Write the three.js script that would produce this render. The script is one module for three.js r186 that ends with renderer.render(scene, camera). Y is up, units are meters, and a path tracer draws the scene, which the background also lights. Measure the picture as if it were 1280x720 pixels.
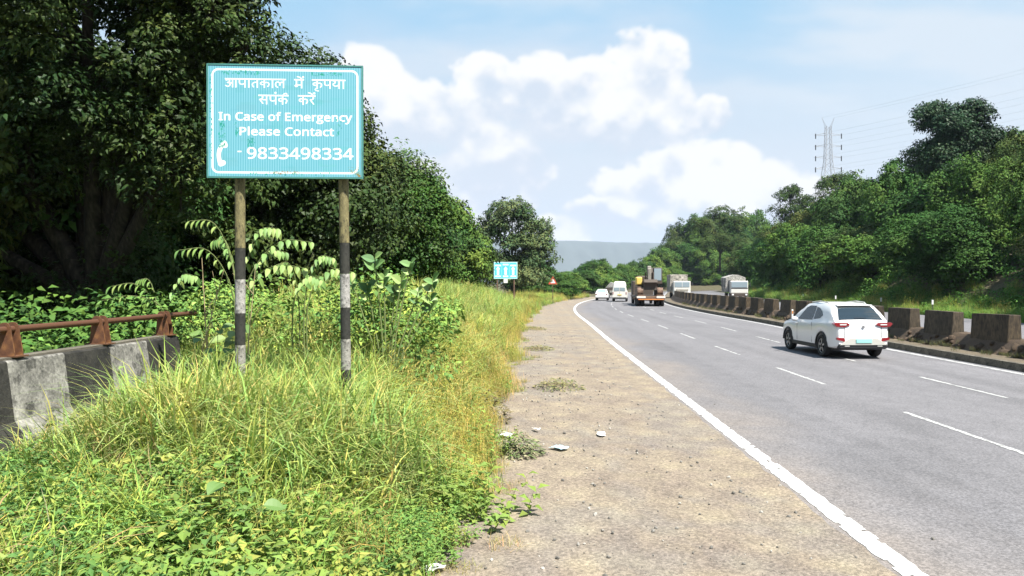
import * as THREE from 'three';
import { mergeGeometries, toCreasedNormals } from 'three/addons/utils/BufferGeometryUtils.js';
import { RoundedBoxGeometry } from 'three/addons/geometries/RoundedBoxGeometry.js';

// ---------------------------------------------------------------- camera, sky, sun, exposure
const EYE = 2.2, F = 950, VX = 670, VY = 355;            // eye height (m); focal length and road vanishing point measured in the photograph
const EXPOSURE = 2.55;
const scene = new THREE.Scene();
const camera = new THREE.PerspectiveCamera(2 * Math.atan(360 / F) * 180 / Math.PI, 16 / 9, 0.1, 12000);
camera.position.set(0, EYE, 0);
camera.rotation.order = 'YXZ';
camera.rotation.y = Math.atan(30 / F);
camera.rotation.x = -Math.atan(5 / F);
scene.add(camera);
const renderer = new THREE.WebGLRenderer({ antialias: true });
renderer.toneMapping = THREE.LinearToneMapping;
renderer.toneMappingExposure = EXPOSURE;
renderer.shadowMap.enabled = true;
const SUN = new THREE.Vector3(0.34, 0.86, 0.38).normalize();
const sun = new THREE.DirectionalLight(new THREE.Color(1, 0.955, 0.87), 5);
sun.position.copy(SUN).multiplyScalar(150).add(new THREE.Vector3(5, 0, -40));
sun.target.position.set(5, 0, -40); scene.add(sun.target);
sun.castShadow = true; sun.shadow.mapSize.set(4096, 4096); sun.shadow.radius = 1;
Object.assign(sun.shadow.camera, { left: -90, right: 90, top: 120, bottom: -90, near: 1, far: 400 });
scene.add(sun);

// ---------------------------------------------------------------- random numbers, noise
function rng(seed) { let a = seed >>> 0; return () => { a = (a + 0x6D2B79F5) | 0; let t = Math.imul(a ^ (a >>> 15), 1 | a); t = (t + Math.imul(t ^ (t >>> 7), 61 | t)) ^ t; return ((t ^ (t >>> 14)) >>> 0) / 4294967296; }; }
const clamp = (v, a = 0, b = 1) => Math.min(b, Math.max(a, v));
const ss = (a, b, v) => { const t = clamp((v - a) / (b - a)); return t * t * (3 - 2 * t); };
const mix = (a, b, t) => a + (b - a) * t;
const HASH = new Float32Array(65536); { const r = rng(7); for (let i = 0; i < 65536; i++) HASH[i] = r(); }
const h2 = (x, y) => HASH[(x * 73 + y * 9176 + (x * y & 255) * 31) & 65535];
const h3 = (x, y, z) => HASH[(x * 73 + y * 9176 + z * 1231 + ((x ^ z) & 255) * 17) & 65535];
function noise2(x, y) {
  const i = Math.floor(x), j = Math.floor(y), u = x - i, v = y - j, a = u * u * (3 - 2 * u), b = v * v * (3 - 2 * v);
  return mix(mix(h2(i, j), h2(i + 1, j), a), mix(h2(i, j + 1), h2(i + 1, j + 1), a), b);
}
function noise3(x, y, z) {
  const i = Math.floor(x), j = Math.floor(y), k = Math.floor(z); let u = x - i, v = y - j, w = z - k;
  u = u * u * (3 - 2 * u); v = v * v * (3 - 2 * v); w = w * w * (3 - 2 * w);
  const l = (kk) => mix(mix(h3(i, j, kk), h3(i + 1, j, kk), u), mix(h3(i, j + 1, kk), h3(i + 1, j + 1, kk), u), v);
  return mix(l(k), l(k + 1), w);
}
function fbm2(x, y, n = 4) { let s = 0, a = 0.5, t = 0; for (let i = 0; i < n; i++) { s += a * noise2(x, y); t += a; a *= 0.5; x = x * 2.03 + 17.1; y = y * 2.03 + 9.7; } return s / t; }
function fbm3(x, y, z, n = 4) { let s = 0, a = 0.5, t = 0; for (let i = 0; i < n; i++) { s += a * noise3(x, y, z); t += a; a *= 0.5; x = x * 2.03 + 17.1; y = y * 2.03 + 9.7; z = z * 2.03 + 3.3; } return s / t; }

// ---------------------------------------------------------------- sky: blue air, haze and fair-weather cumulus all round
{
  const W = 3072, H = 1536, data = new Float32Array(W * H * 4);
  const lin = (c) => c.map((v) => { v /= 255; return (v <= 0.04045 ? v / 12.92 : Math.pow((v + 0.055) / 1.055, 2.4)) / EXPOSURE; });
  const zen = lin([92, 160, 222]), mid = lin([166, 213, 245]), hor = lin([220, 233, 245]), white = lin([255, 255, 255]), grey = lin([222, 231, 244]);
  // cumulus heads: azimuth and elevation in degrees, half sizes in degrees
  const deg = (x, y, rx, ry) => { const a = Math.atan((x - 640) / F); return [a * 57.3 - 1.81, Math.atan((VY - y) / F * Math.cos(a)) * 57.3, rx / F * 57.3, ry / F * 57.3]; };
  const heads = [[455, 105, 40, 40], [490, 140, 45, 42], [540, 150, 40, 40], [605, 88, 36, 20], [625, 120, 62, 36], [690, 108, 60, 32], [745, 105, 50, 28], [810, 88, 40, 40], [800, 135, 62, 45], [720, 150, 70, 26],
    [600, 190, 54, 46], [640, 205, 52, 36], [570, 235, 60, 40], [880, 142, 22, 18], [820, 228, 60, 22], [870, 212, 66, 30], [930, 228, 60, 26], [985, 250, 60, 26], [765, 262, 60, 16], [640, 290, 90, 22], [1090, 285, 90, 22]].map((b) => deg(...b));
  const c = [0, 0, 0];
  for (let j = 0; j < H; j++) {
    const el = ((j + 0.5) / H - 0.5) * Math.PI, e = el * 57.2958, ce = Math.cos(el), se = Math.sin(el);
    for (let i = 0; i < W; i++) {
      const o = (j * W + i) * 4;
      if (e < -1) { data[o] = 0.16; data[o + 1] = 0.17; data[o + 2] = 0.13; data[o + 3] = 1; continue; }
      const th = ((i + 0.5) / W - 0.5) * 2 * Math.PI, dx = Math.cos(th) * ce, dz = Math.sin(th) * ce;
      const az = Math.atan2(dx, -dz) * 57.2958;
      const t1 = ss(7, 21, e), t2 = ss(16, 80, e);
      for (let k = 0; k < 3; k++) c[k] = mix(mix(hor[k], mid[k], t1), zen[k], t2);
      // thin high veil, streaked
      const px = dx / (se + 0.25), pz = dz / (se + 0.25);
      const veil = ss(0.36, 0.74, fbm2(px * 2.2 + 3.3, pz * 5.0, 5)) * 0.8 * (1 - ss(30, 75, e));
      const rightHaze = 0.5 * ss(12, 30, az) * (1 - ss(40, 80, az)) * (1 - ss(14, 30, e));
      for (let k = 0; k < 3; k++) c[k] = mix(c[k], hor[k] * 1.02, clamp(veil + rightHaze));
      // cumulus
      if (e < 62) {
        const w1 = fbm3(dx * 9.5, se * 12, dz * 9.5, 5) - 0.5, w1b = fbm3(dx * 11 + 9, se * 13, dz * 11 + 4, 4) - 0.5, w2 = fbm3(dx * 34 + 5, se * 40, dz * 34, 5) - 0.5, w3 = fbm3(dx * 70 + 3, se * 80, dz * 70, 3) - 0.5;
        let d = -2, low = 0, sum = 0;
        const fa = az + w1 * 4.2 + w3 * 0.9, fe = e + w1b * 2.4 + w2 * 1.5; let milk = 0;
        if (Math.abs(az) < 45 && e < 24) for (const [a, y, rx, ry] of heads) {
          const u = (fa - a) / (rx * 1.14), v = (fe - y) / (ry * 1.12), g = 1 - u * u - v * v;
          if (g > d) d = g;
          milk = Math.max(milk, Math.exp(-0.4 * (u * u + v * v))); const wgt = Math.exp(2.2 * g); sum += wgt; low += wgt * v;
        }
        const away = Math.max(ss(34, 46, Math.abs(az)), ss(24, 34, e));
        if (away > 0) { const g = (fbm3(dx * 3.1 + 20, se * 4.6, dz * 3.1 + 7, 4) - 0.55) * 9; d = Math.max(d, g * away - (1 - away) * 2); sum += 1e-3; }
        d += w1b * 1.0 + w2 * 1.35 + w3 * 0.8 + 0.14;
        milk *= 0.8 * (0.75 + 1.0 * w1 + 0.6 * w2); if (milk > 0) for (let k = 0; k < 3; k++) c[k] = mix(c[k], grey[k], clamp(milk));
        const den = ss(-0.1, 0.34, d);
        if (den > 0) {
          const v = clamp((sum > 0.01 ? low / sum : 0) * 0.6 + 0.46 + w1b * 1.2 + w2 * 1.1 + d * 0.1);
          const sh = ss(0.1, 0.75, v), al = den * (0.62 + 0.38 * sh);
          for (let k = 0; k < 3; k++) c[k] = mix(c[k], mix(grey[k], white[k] * 1.02, sh), al);
        }
      }
      data[o] = c[0]; data[o + 1] = c[1]; data[o + 2] = c[2]; data[o + 3] = 1;
    }
  }
  const sky = new THREE.DataTexture(data, W, H, THREE.RGBAFormat, THREE.FloatType);
  sky.mapping = THREE.EquirectangularReflectionMapping; sky.magFilter = THREE.LinearFilter; sky.minFilter = THREE.LinearFilter; sky.needsUpdate = true;
  scene.background = sky; scene.environment = sky;
}
scene.fog = new THREE.FogExp2(new THREE.Color(0.66, 0.78, 1.0), 0.0001);

// ---------------------------------------------------------------- helpers
const used = {};
function numbered(n) { if (!(n in used)) { used[n] = 0; return n; } used[n]++; return n + '_' + String(used[n]).padStart(3, '0'); }
function tag(o, label, category, group, kind) { o.userData = { ...o.userData }; if (label) o.userData.label = label; if (category) o.userData.category = category; if (group) o.userData.group = group; if (kind) o.userData.kind = kind; return o; }
function thing(name, label, category, [x, y, d] = [0, 0, 0], turn = 0, group) { const g = new THREE.Group(); g.name = numbered(name); g.position.set(x, y, -d); g.rotation.y = turn; scene.add(g); return tag(g, label, category, group); }
function put(name, geo, m, parent = scene) {
  const o = new THREE.Mesh(Array.isArray(geo) ? mergeGeometries(geo.map((g) => g.index ? g.toNonIndexed() : g)) : geo, m);
  o.name = parent === scene ? numbered(name) : name; o.castShadow = o.receiveShadow = true; parent.add(o); return o;
}
function structure(name, geo, m, label) { return tag(put(name, geo, m), label, name.replace(/_/g, ' '), null, 'structure'); }
const box = (w, h, l, x = 0, y = 0, z = 0) => new THREE.BoxGeometry(w, h, l).translate(x, y, z);
const rbox = (w, h, l, x = 0, y = 0, z = 0, r = 0.03) => new RoundedBoxGeometry(w, h, l, 2, Math.min(r, w / 2.1, h / 2.1, l / 2.1)).translate(x, y, z);
const cyl = (r, h, x = 0, y = 0, z = 0, ax = 'y', n = 16, r2 = r) => { const g = new THREE.CylinderGeometry(r2, r, h, n); if (ax === 'x') g.rotateZ(Math.PI / 2); if (ax === 'z') g.rotateX(Math.PI / 2); return g.translate(x, y, z); };
function tube(pts, r0, r1, n = 6) {          // tapered round limb through points
  const pos = [], idx = [], m = pts.length, up = new THREE.Vector3(0.31, 0.2, 0.93);
  for (let i = 0; i < m; i++) {
    const a = pts[Math.max(0, i - 1)], b = pts[Math.min(m - 1, i + 1)], t = b.clone().sub(a).normalize(), u = up.clone().cross(t).normalize(), v = t.clone().cross(u), r = mix(r0, r1, i / (m - 1));
    for (let k = 0; k < n; k++) { const q = k / n * Math.PI * 2; pos.push(pts[i].x + (u.x * Math.cos(q) + v.x * Math.sin(q)) * r, pts[i].y + (u.y * Math.cos(q) + v.y * Math.sin(q)) * r, pts[i].z + (u.z * Math.cos(q) + v.z * Math.sin(q)) * r); }
  }
  for (let i = 0; i < m - 1; i++) for (let k = 0; k < n; k++) { const a = i * n + k, b = i * n + (k + 1) % n; idx.push(a, b, a + n, b, b + n, a + n); }
  const g = new THREE.BufferGeometry(); g.setAttribute('position', new THREE.Float32BufferAttribute(pos, 3)); g.setAttribute('uv', new THREE.Float32BufferAttribute(pos.flatMap((v, i) => i % 3 === 0 ? [v] : i % 3 === 1 ? [v] : []), 2)); g.setIndex(idx); g.computeVertexNormals(); return g;
}
const V = (x, y, z) => new THREE.Vector3(x, y, z);
const rgb = (r, g, b) => new THREE.Color().setRGB(r, g, b);
function tex(n, f, { srgb = true, rx = 1, ry = 1 } = {}) {
  const a = new Uint8Array(n * n * 4);
  for (let j = 0; j < n; j++) for (let i = 0; i < n; i++) { const c = f(i / n, j / n, i, j), o = (j * n + i) * 4; for (let k = 0; k < 3; k++) a[o + k] = clamp(typeof c === 'number' ? c : c[k]) * 255; a[o + 3] = 255; }
  const t = new THREE.DataTexture(a, n, n); t.wrapS = t.wrapT = THREE.RepeatWrapping; t.magFilter = THREE.LinearFilter; t.minFilter = THREE.LinearMipmapLinearFilter; t.generateMipmaps = true;
  if (srgb) t.colorSpace = THREE.SRGBColorSpace; t.repeat.set(rx, ry); t.needsUpdate = true; return t;
}
function tileNoise(u, v, p, n = 4) { let s = 0, a = 0.5, t = 0; for (let o = 0; o < n; o++) { const x = u * p, y = v * p, i = Math.floor(x), j = Math.floor(y), q = (k) => ((k % p) + p) % p; let fx = x - i, fy = y - j; fx = fx * fx * (3 - 2 * fx); fy = fy * fy * (3 - 2 * fy); const g = (m, l) => h2(q(m) + o * 131, q(l) + o * 57); s += a * mix(mix(g(i, j), g(i + 1, j), fx), mix(g(i, j + 1), g(i + 1, j + 1), fx), fy); t += a; a *= 0.55; p *= 2; } return s / t; }
const std = (o) => new THREE.MeshPhysicalMaterial({ roughness: 0.9, side: THREE.DoubleSide, ...o });

// textures of matter
const R0 = rng(11);
const grit = tex(1024, (u, v) => { const q = R0(); return 0.74 + 0.1 * (tileNoise(u, v, 6) - 0.5) + 0.34 * (tileNoise(u, v, 110, 2) - 0.5) + (q - 0.5) * 0.18 + (q > 0.99 ? 0.14 : 0) - (q < 0.02 ? 0.2 : 0); });
const gritLight = tex(512, (u, v) => { const s = R0(), n = tileNoise(u, v, 20, 5); return 0.93 + (s - 0.5) * 0.1 - (n < 0.36 ? 0.16 : 0); });
const gritBump = tex(512, (u, v) => 0.5 + (R0() - 0.5) * 0.6 + 0.5 * (tileNoise(u, v, 64, 2) - 0.5), { srgb: false });
const dirt = tex(1024, (u, v) => { const s = R0(), n = tileNoise(u, v, 5, 6), f = tileNoise(u, v, 90, 3); const c = 0.66 + 0.2 * (n - 0.5) + 0.36 * (f - 0.5) + (s - 0.5) * 0.24 - (s < 0.012 ? 0.35 : 0) + (s > 0.99 ? 0.2 : 0); return [c * 1.02, c * (0.975 + 0.03 * n), c * (0.92 + 0.06 * (1 - n))]; });
const dirtBump = tex(1024, (u, v) => tileNoise(u, v, 110, 3) * 0.7 + 0.3 * R0(), { srgb: false });
const plaster = tex(512, (u, v) => { const n = tileNoise(u, v, 7, 6), f = tileNoise(u, v, 60, 3), st = ss(0.56, 0.66, tileNoise(u, v, 14, 5)); return 0.72 + 0.5 * (n - 0.5) + 0.4 * (f - 0.5) - st * 0.2 + (R0() - 0.5) * 0.08; });
const streaks = tex(512, (u, v) => { const n = tileNoise(u, v, 9, 5), s = tileNoise(u, v * 0.25, 40, 3); const c = 0.6 + 0.45 * (s - 0.5) + 0.4 * (n - 0.5); return [c * 1.02, c * 0.96, c * 0.88]; });
const rustTex = tex(256, (u, v) => { const n = tileNoise(u, v, 12, 5), c = 0.6 + 0.7 * (n - 0.5); return [c * 1.1, c * (0.92 + 0.25 * (n - 0.5)), c * 0.85]; });
const barkTex = tex(256, (u, v) => 0.55 + 0.6 * (tileNoise(u, v * 0.3, 24, 4) - 0.5));

const M = {
  asphalt: std({ color: rgb(0.268, 0.258, 0.268), map: grit, bumpMap: gritBump, bumpScale: 0.004, roughness: 0.82, vertexColors: true }),
  shoulder: std({ color: rgb(0.495, 0.462, 0.415), map: dirt, bumpMap: dirtBump, bumpScale: 0.012, roughness: 0.97, vertexColors: true }),
  ground: std({ color: rgb(0.16, 0.15, 0.08), map: dirt, roughness: 1, vertexColors: true }),
  paint: std({ color: rgb(0.62, 0.62, 0.6), map: gritLight, roughness: 0.7 }),
  wornPaint: std({ color: rgb(0.42, 0.42, 0.41), map: gritLight, roughness: 0.8 }),
  kerb: std({ color: rgb(0.2, 0.175, 0.13), map: plaster, bumpMap: dirtBump, bumpScale: 0.006 }),
  block: std({ color: rgb(0.14, 0.115, 0.08), map: streaks, bumpMap: dirtBump, bumpScale: 0.008 }),
  rubble: std({ color: rgb(0.2, 0.145, 0.1), map: dirt, bumpMap: dirtBump, bumpScale: 0.02 }),
  soil: std({ color: rgb(0.25, 0.21, 0.15), map: dirt, roughness: 1 }),
  whiteBand: std({ color: rgb(0.4, 0.385, 0.345), map: plaster, bumpMap: dirtBump, bumpScale: 0.004 }),
  blackBand: std({ color: rgb(0.045, 0.042, 0.034), map: plaster, bumpMap: dirtBump, bumpScale: 0.004 }),
  rawConcrete: std({ color: rgb(0.28, 0.25, 0.19), map: plaster, bumpMap: dirtBump, bumpScale: 0.006 }),
  rust: std({ color: rgb(0.25, 0.145, 0.062), map: rustTex, bumpMap: dirtBump, bumpScale: 0.002, roughness: 0.8 }),
  bark: std({ color: rgb(0.12, 0.095, 0.07), map: barkTex, roughness: 1 }),
  stem: std({ color: rgb(0.12, 0.15, 0.05), roughness: 0.9 }),
  twig: std({ color: rgb(0.3, 0.23, 0.13), roughness: 0.9 }),
  carWhite: std({ color: rgb(0.72, 0.72, 0.73), roughness: 0.3, clearcoat: 0.8, clearcoatRoughness: 0.06 }),
  vanWhite: std({ color: rgb(0.6, 0.59, 0.55), roughness: 0.4, clearcoat: 0.4, clearcoatRoughness: 0.15 }),
  plastic: std({ color: rgb(0.022, 0.022, 0.024), roughness: 0.6 }),
  glass: std({ color: rgb(0.02, 0.028, 0.032), roughness: 0.06, specularIntensity: 1, clearcoat: 1, clearcoatRoughness: 0.03 }),
  sideGlass: std({ color: rgb(0.03, 0.045, 0.06), roughness: 0.12, specularIntensity: 0.6 }),
  screen: std({ color: rgb(0.22, 0.28, 0.32), roughness: 0.12, clearcoat: 1, clearcoatRoughness: 0.05 }),
  tyre: std({ color: rgb(0.018, 0.018, 0.018), roughness: 0.85 }),
  alloy: std({ color: rgb(0.4, 0.4, 0.42), roughness: 0.35, metalness: 0.8 }),
  silver: std({ color: rgb(0.55, 0.54, 0.5), roughness: 0.35, metalness: 0.3 }),
  lampRed: std({ color: rgb(0.2, 0.01, 0.016), roughness: 0.15, clearcoat: 1 }),
  lampClear: std({ color: rgb(0.75, 0.76, 0.76), roughness: 0.15, clearcoat: 1 }),
  plate: std({ color: rgb(0.26, 0.55, 0.52), roughness: 0.5 }),
  yellow: std({ color: rgb(0.6, 0.44, 0.1), roughness: 0.55 }),
  machine: std({ color: rgb(0.06, 0.045, 0.035), roughness: 0.7 }),
  dustySteel: std({ color: rgb(0.34, 0.3, 0.24), map: rustTex, roughness: 0.7 }),
  cream: std({ color: rgb(0.55, 0.51, 0.44), map: plaster, roughness: 0.7 }),
  tarp: std({ color: rgb(0.56, 0.54, 0.5), map: plaster, roughness: 0.85 }),
  orange: std({ color: rgb(0.55, 0.2, 0.05), roughness: 0.7 }),
  steel: std({ color: rgb(0.3, 0.31, 0.33), roughness: 0.6, metalness: 0.4 }),
  signBack: std({ color: rgb(0.32, 0.34, 0.33), roughness: 0.6 }),
  signRim: std({ color: rgb(0.1, 0.42, 0.38), map: plaster, roughness: 0.6 }),
  litter: std({ color: rgb(0.62, 0.63, 0.62), roughness: 0.7 }),
  wrapper: std({ color: rgb(0.36, 0.5, 0.54), roughness: 0.4 }),
  hillFar: std({ color: rgb(0.048, 0.06, 0.045), roughness: 1 }),
};
// leaf materials: tint comes from instance and vertex colours
const leafMat = (o) => std({ color: rgb(1, 1, 1), vertexColors: true, roughness: 0.9, ...o });
M.leafGloss = leafMat({ roughness: 0.5, specularIntensity: 0.26 });
M.leaf = leafMat({ roughness: 0.75, specularIntensity: 0.3 });
M.grass = leafMat({ roughness: 0.9, transmission: 0.4, thickness: 0, specularIntensity: 0.3 });

// ---------------------------------------------------------------- the lie of the land (x across the road, d along it)
function bend(d) {                                     // the road swings gently to one side, then runs straight, then swings on
  if (d < 50) return 0;
  if (d < 110) return (d - 50) ** 2 / 662;
  if (d < 190) return 5.44 + 0.181 * (d - 110);
  return 19.9 + 0.181 * (d - 190) + (d - 190) ** 2 / 300;
}
const roadL = (d) => 2.66 + bend(d) + 0.12 * ss(25, 45, d);
const edgeR = (d) => 11.8 + bend(d) + 0.7 * ss(24, 46, d);
const kerbX = (d) => edgeR(d) + 0.32;
const vergeX = (d) => -0.62 + bend(d) + 0.22 * Math.sin(d * 0.9) + 0.5 * (fbm2(d * 0.35, 3.3, 3) - 0.5) + 0.7 * ss(45, 60, d);
function groundY(x, d) {
  const s = x - bend(Math.max(0, Math.min(d, 420)));
  let y = -0.03;
  const l = vergeX(d) - 0.15 - x;
  if (l > 0) {
    y += 0.5 * ss(0, 2.3, l);
    y += 0.95 * ss(9, 19, d) * (1 - ss(38, 62, d)) * ss(0.2, 2.8, l) * (1 - 0.6 * ss(4.5, 8, l));
    y -= 1.3 * ss(4.6, 7.5, l) * (1 - ss(14, 24, d));      // dips behind the parapet
    y += 0.25 * (fbm2(x * 0.6, d * 0.6, 3) - 0.5) * ss(0, 1, l);
    y += 0.03 * clamp(l - 14, 0, 60);
    y += 4.5 * ss(-1, -16, s) * ss(235, 320, d) * ss(24, 60, x) * (1 - ss(420, 600, d));
  }
  const r = s - 27.8;
  if (r > 0) y += (0.46 * r * ss(0, 6, r) - 0.2 * Math.max(0, r - 28)) * (1 - ss(300, 480, d)) + 1.2 * (fbm2(x * 0.1, d * 0.1, 3) - 0.5) * ss(0, 5, r);
  return Math.min(y, 52);
}
// ground: one sheet to the horizon, fine near the camera
{
  const xs = [], ds = [];
  for (let x = -14; x <= 40; x += 0.5) xs.push(x); for (let q = 1; q <= 46; q++) { xs.push(40 + 0.9 * q * Math.pow(1.105, q)); xs.unshift(-14 - 0.9 * q * Math.pow(1.105, q)); }
  for (let d = -12; d <= 60; d += 0.5) ds.push(d); for (let q = 1; q <= 54; q++) ds.push(60 + 1.1 * q * Math.pow(1.09, q)); for (let q = 1; q <= 20; q++) ds.unshift(-12 - q * 2 * Math.pow(1.12, q));
  const pos = [], uv = [], col = [], idx = [], nx = xs.length;
  for (const d of ds) for (const x of xs) {
    pos.push(x, groundY(x, d), -d); uv.push(x / 2.3, d / 2.3);
    const n = fbm2(x * 0.5, d * 0.5, 4), cover = Math.max(ss(3, 6, vergeX(Math.min(d, 420)) - x), ss(26, 29, x - bend(Math.max(0, Math.min(d, 420))))), g = Math.max(ss(0.35, 0.65, n), cover * 0.9);   // moss and creeping plants on the floor of the wood and hill col.push(mix(1.25, 0.36, g), mix(1.0, 0.66, g), mix(1.0, 0.36, g));
  }
  for (let j = 0; j < ds.length - 1; j++) for (let i = 0; i < nx - 1; i++) { const a = j * nx + i; idx.push(a, a + 1, a + nx, a + 1, a + nx + 1, a + nx); }
  const g = new THREE.BufferGeometry(); g.setAttribute('position', new THREE.Float32BufferAttribute(pos, 3)); g.setAttribute('uv', new THREE.Float32BufferAttribute(uv, 2)); g.setAttribute('color', new THREE.Float32BufferAttribute(col, 3)); g.setIndex(idx); g.computeVertexNormals();
  structure('ground', g, M.ground, 'earth and leaf litter under grass, trees and hillside');
}
// strips that follow the road
function depths(a, b, step0 = 0.5) { const o = []; let d = a; while (d < b) { o.push(d); d += d < 30 ? step0 : d < 80 ? step0 * 2 : step0 * 6; } o.push(b); return o; }
function ribbon(ds, fl, fr, y, cols, colour, uvs = 2) {
  const pos = [], uv = [], col = [], idx = [], n = cols + 1;
  for (const d of ds) for (let k = 0; k <= cols; k++) {
    const x = mix(fl(d), fr(d), k / cols); pos.push(x, typeof y === 'function' ? y(x, d, k / cols) : y, -d); uv.push((x + pos[pos.length - 2]) / uvs, d / uvs);
    const c = colour ? colour(x, d, k / cols) : [1, 1, 1]; col.push(...c);
  }
  for (let j = 0; j < ds.length - 1; j++) for (let k = 0; k < cols; k++) { const a = j * n + k; idx.push(a, a + 1, a + n, a + 1, a + n + 1, a + n); }
  const g = new THREE.BufferGeometry(); g.setAttribute('position', new THREE.Float32BufferAttribute(pos, 3)); g.setAttribute('uv', new THREE.Float32BufferAttribute(uv, 2)); g.setAttribute('color', new THREE.Float32BufferAttribute(col, 3)); g.setIndex(idx); g.computeVertexNormals(); return g;
}
structure('road', ribbon(depths(-30, 330, 0.3), roadL, kerbX, 0.008, 48, (x, d) => {
  const s = x - roadL(d), n = fbm2(x * 0.8, d * 0.25, 4), n2 = fbm2(x * 2.4 + 40, d * 2.4, 4), n3 = fbm2(s * 2.2, d * 0.06, 3);
  const dust = clamp(ss(1.5, 0, s + (n - 0.5) * 2.4) * (0.35 + 0.9 * n2)) * 0.8;   // sand blown over the lane's edge
  const w = 0.93 + 0.14 * (n - 0.5) + 0.34 * (n3 - 0.5) + 0.06 * (n2 - 0.5) - 0.1 * ss(0.64, 0.7, fbm2(x * 0.5 + 3, d * 0.22, 3));
  return [mix(w, 1.3, dust), mix(w, 1.16, dust), mix(w * 1.01, 0.98, dust)];
}), M.asphalt, 'grey worn asphalt carriageway with three lanes');
structure('shoulder', ribbon(depths(-30, 330, 0.2), (d) => vergeX(d) - 1.2, (d) => roadL(d) + 0.03 + 0.14 * (fbm2(d * 3.1, 7.7, 4) - 0.5), (x, d) => { const edge = roadL(d) - x; return 0.0105 + (0.02 * (fbm2(x * 1.7, d * 1.7, 3) - 0.5) - 0.012) * ss(0.1, 0.8, edge); }, 44, (x, d) => {
  const n = fbm2(x * 0.9 + 7, d * 0.45, 4), m = fbm2(x * 3.1, d * 2.3 + 60, 4), grey = ss(0.45, 0.62, n * 0.55 + m * 0.45), f = 0.87 + 0.26 * fbm2(x * 6, d * 6, 3);
  return [f * mix(0.98, 0.88, grey), f * mix(0.91, 0.86, grey), f * mix(0.82, 0.85, grey)];
}), M.shoulder, 'dusty sand and gravel road shoulder');
structure('opposite_road', ribbon(depths(-10, 330, 1), (d) => kerbX(d) + 3.0, (d) => kerbX(d) + 14.6, 0.006, 12, (x, d) => { const w = 0.95 + 0.3 * (fbm2(x * 0.8, d * 0.25, 4) - 0.5); return [w, w, w * 1.02]; }), M.asphalt, 'grey asphalt carriageway beyond the median blocks');
// painted lines, worn and ragged
function paintLine(d0, d1, fx, w, rag, seed, m) {
  const ds = []; for (let d = d0; d < d1; d += d < 20 ? 0.05 : d < 40 ? 0.15 : 0.8) ds.push(d); ds.push(d1);
  const e = (d, s) => rag * 2 * (fbm2(d * 9 + s * 31, seed, 3) - 0.5) * (d < 40 ? 1 : 0.3);
  const n = d0 < 20 ? 7 : 2, g = ribbon(ds, (d) => fx(d) - w / 2 + e(d, 1), (d) => fx(d) + w / 2 + e(d, 2), 0.013, n), I = g.index.array, keep = [];   // flakes of paint have gone
  for (let j = 0; j < ds.length - 1; j++) for (let k = 0; k < n; k++) { const o = (j * n + k) * 6; if (ds[j] < 34 && noise2(ds[j] * 7 + k * 1.9, k * 1.3 + seed * 3 + ds[j] * 2) > (k === 0 || k === n - 1 ? 0.78 : 0.9)) continue; for (let q = 0; q < 6; q++) keep.push(I[o + q]); }
  g.setIndex(keep); return g;
}
{
  const rl = thing('lane_markings', null, null); tag(rl, 'white painted edge lines and lane dashes on the asphalt', 'road markings', null, 'structure');
  put('edge_line', paintLine(-2, 220, (d) => roadL(d) + 0.18, 0.2, 0.02, 5, M.paint), M.paint, rl);
  put('edge_line', paintLine(2, 220, (d) => edgeR(d), 0.16, 0.04, 8, M.paint), M.wornPaint, rl);
  for (let k = 0; k < 16; k++) { const f = 13.2 + 6.9 * k; put('lane_dash', paintLine(f - 3.3, f, (d) => 6.3 + bend(d) + 0.25 * ss(24, 46, d), 0.085, 0.025, 11 + k, M.paint), M.wornPaint, rl); }
  for (let k = 0; k < 15; k++) { const f = 18.2 + 6.9 * k; put('lane_dash', paintLine(f - 3.3, f, (d) => 9.05 + bend(d) + 0.45 * ss(24, 46, d), 0.085, 0.025, 41 + k, M.paint), M.wornPaint, rl); }
}
// median: kerb, soil strip, rubble footing
structure('kerb', [ribbon(depths(-5, 300, 0.5), kerbX, (d) => kerbX(d) + 0.02, (x, d, k) => k < 0.5 ? 0.0 : 0.2 + 0.02 * (fbm2(d, 9, 3) - 0.5), 1, null, 1.5), ribbon(depths(-5, 300, 0.5), (d) => kerbX(d) + 0.02, (d) => kerbX(d) + 0.2, (x, d) => 0.2 + 0.02 * (fbm2(d, 9, 3) - 0.5), 1, null, 1.5)], M.kerb, 'stained concrete kerb of the median');
structure('median_strip', ribbon(depths(-5, 300, 0.5), (d) => kerbX(d) + 0.2, (d) => kerbX(d) + 3.05, (x, d) => 0.17 + 0.06 * (fbm2(x * 2, d * 2, 3) - 0.5), 10, null, 1.7), M.soil, 'bare soil strip between the kerb and the blocks');
structure('opposite_kerb', ribbon(depths(-5, 300, 1), (d) => kerbX(d) + 3.02, (d) => kerbX(d) + 3.05, (x, d, k) => k < 0.5 ? 0.2 : -0.01, 1), M.kerb, 'far kerb of the median strip');
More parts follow.
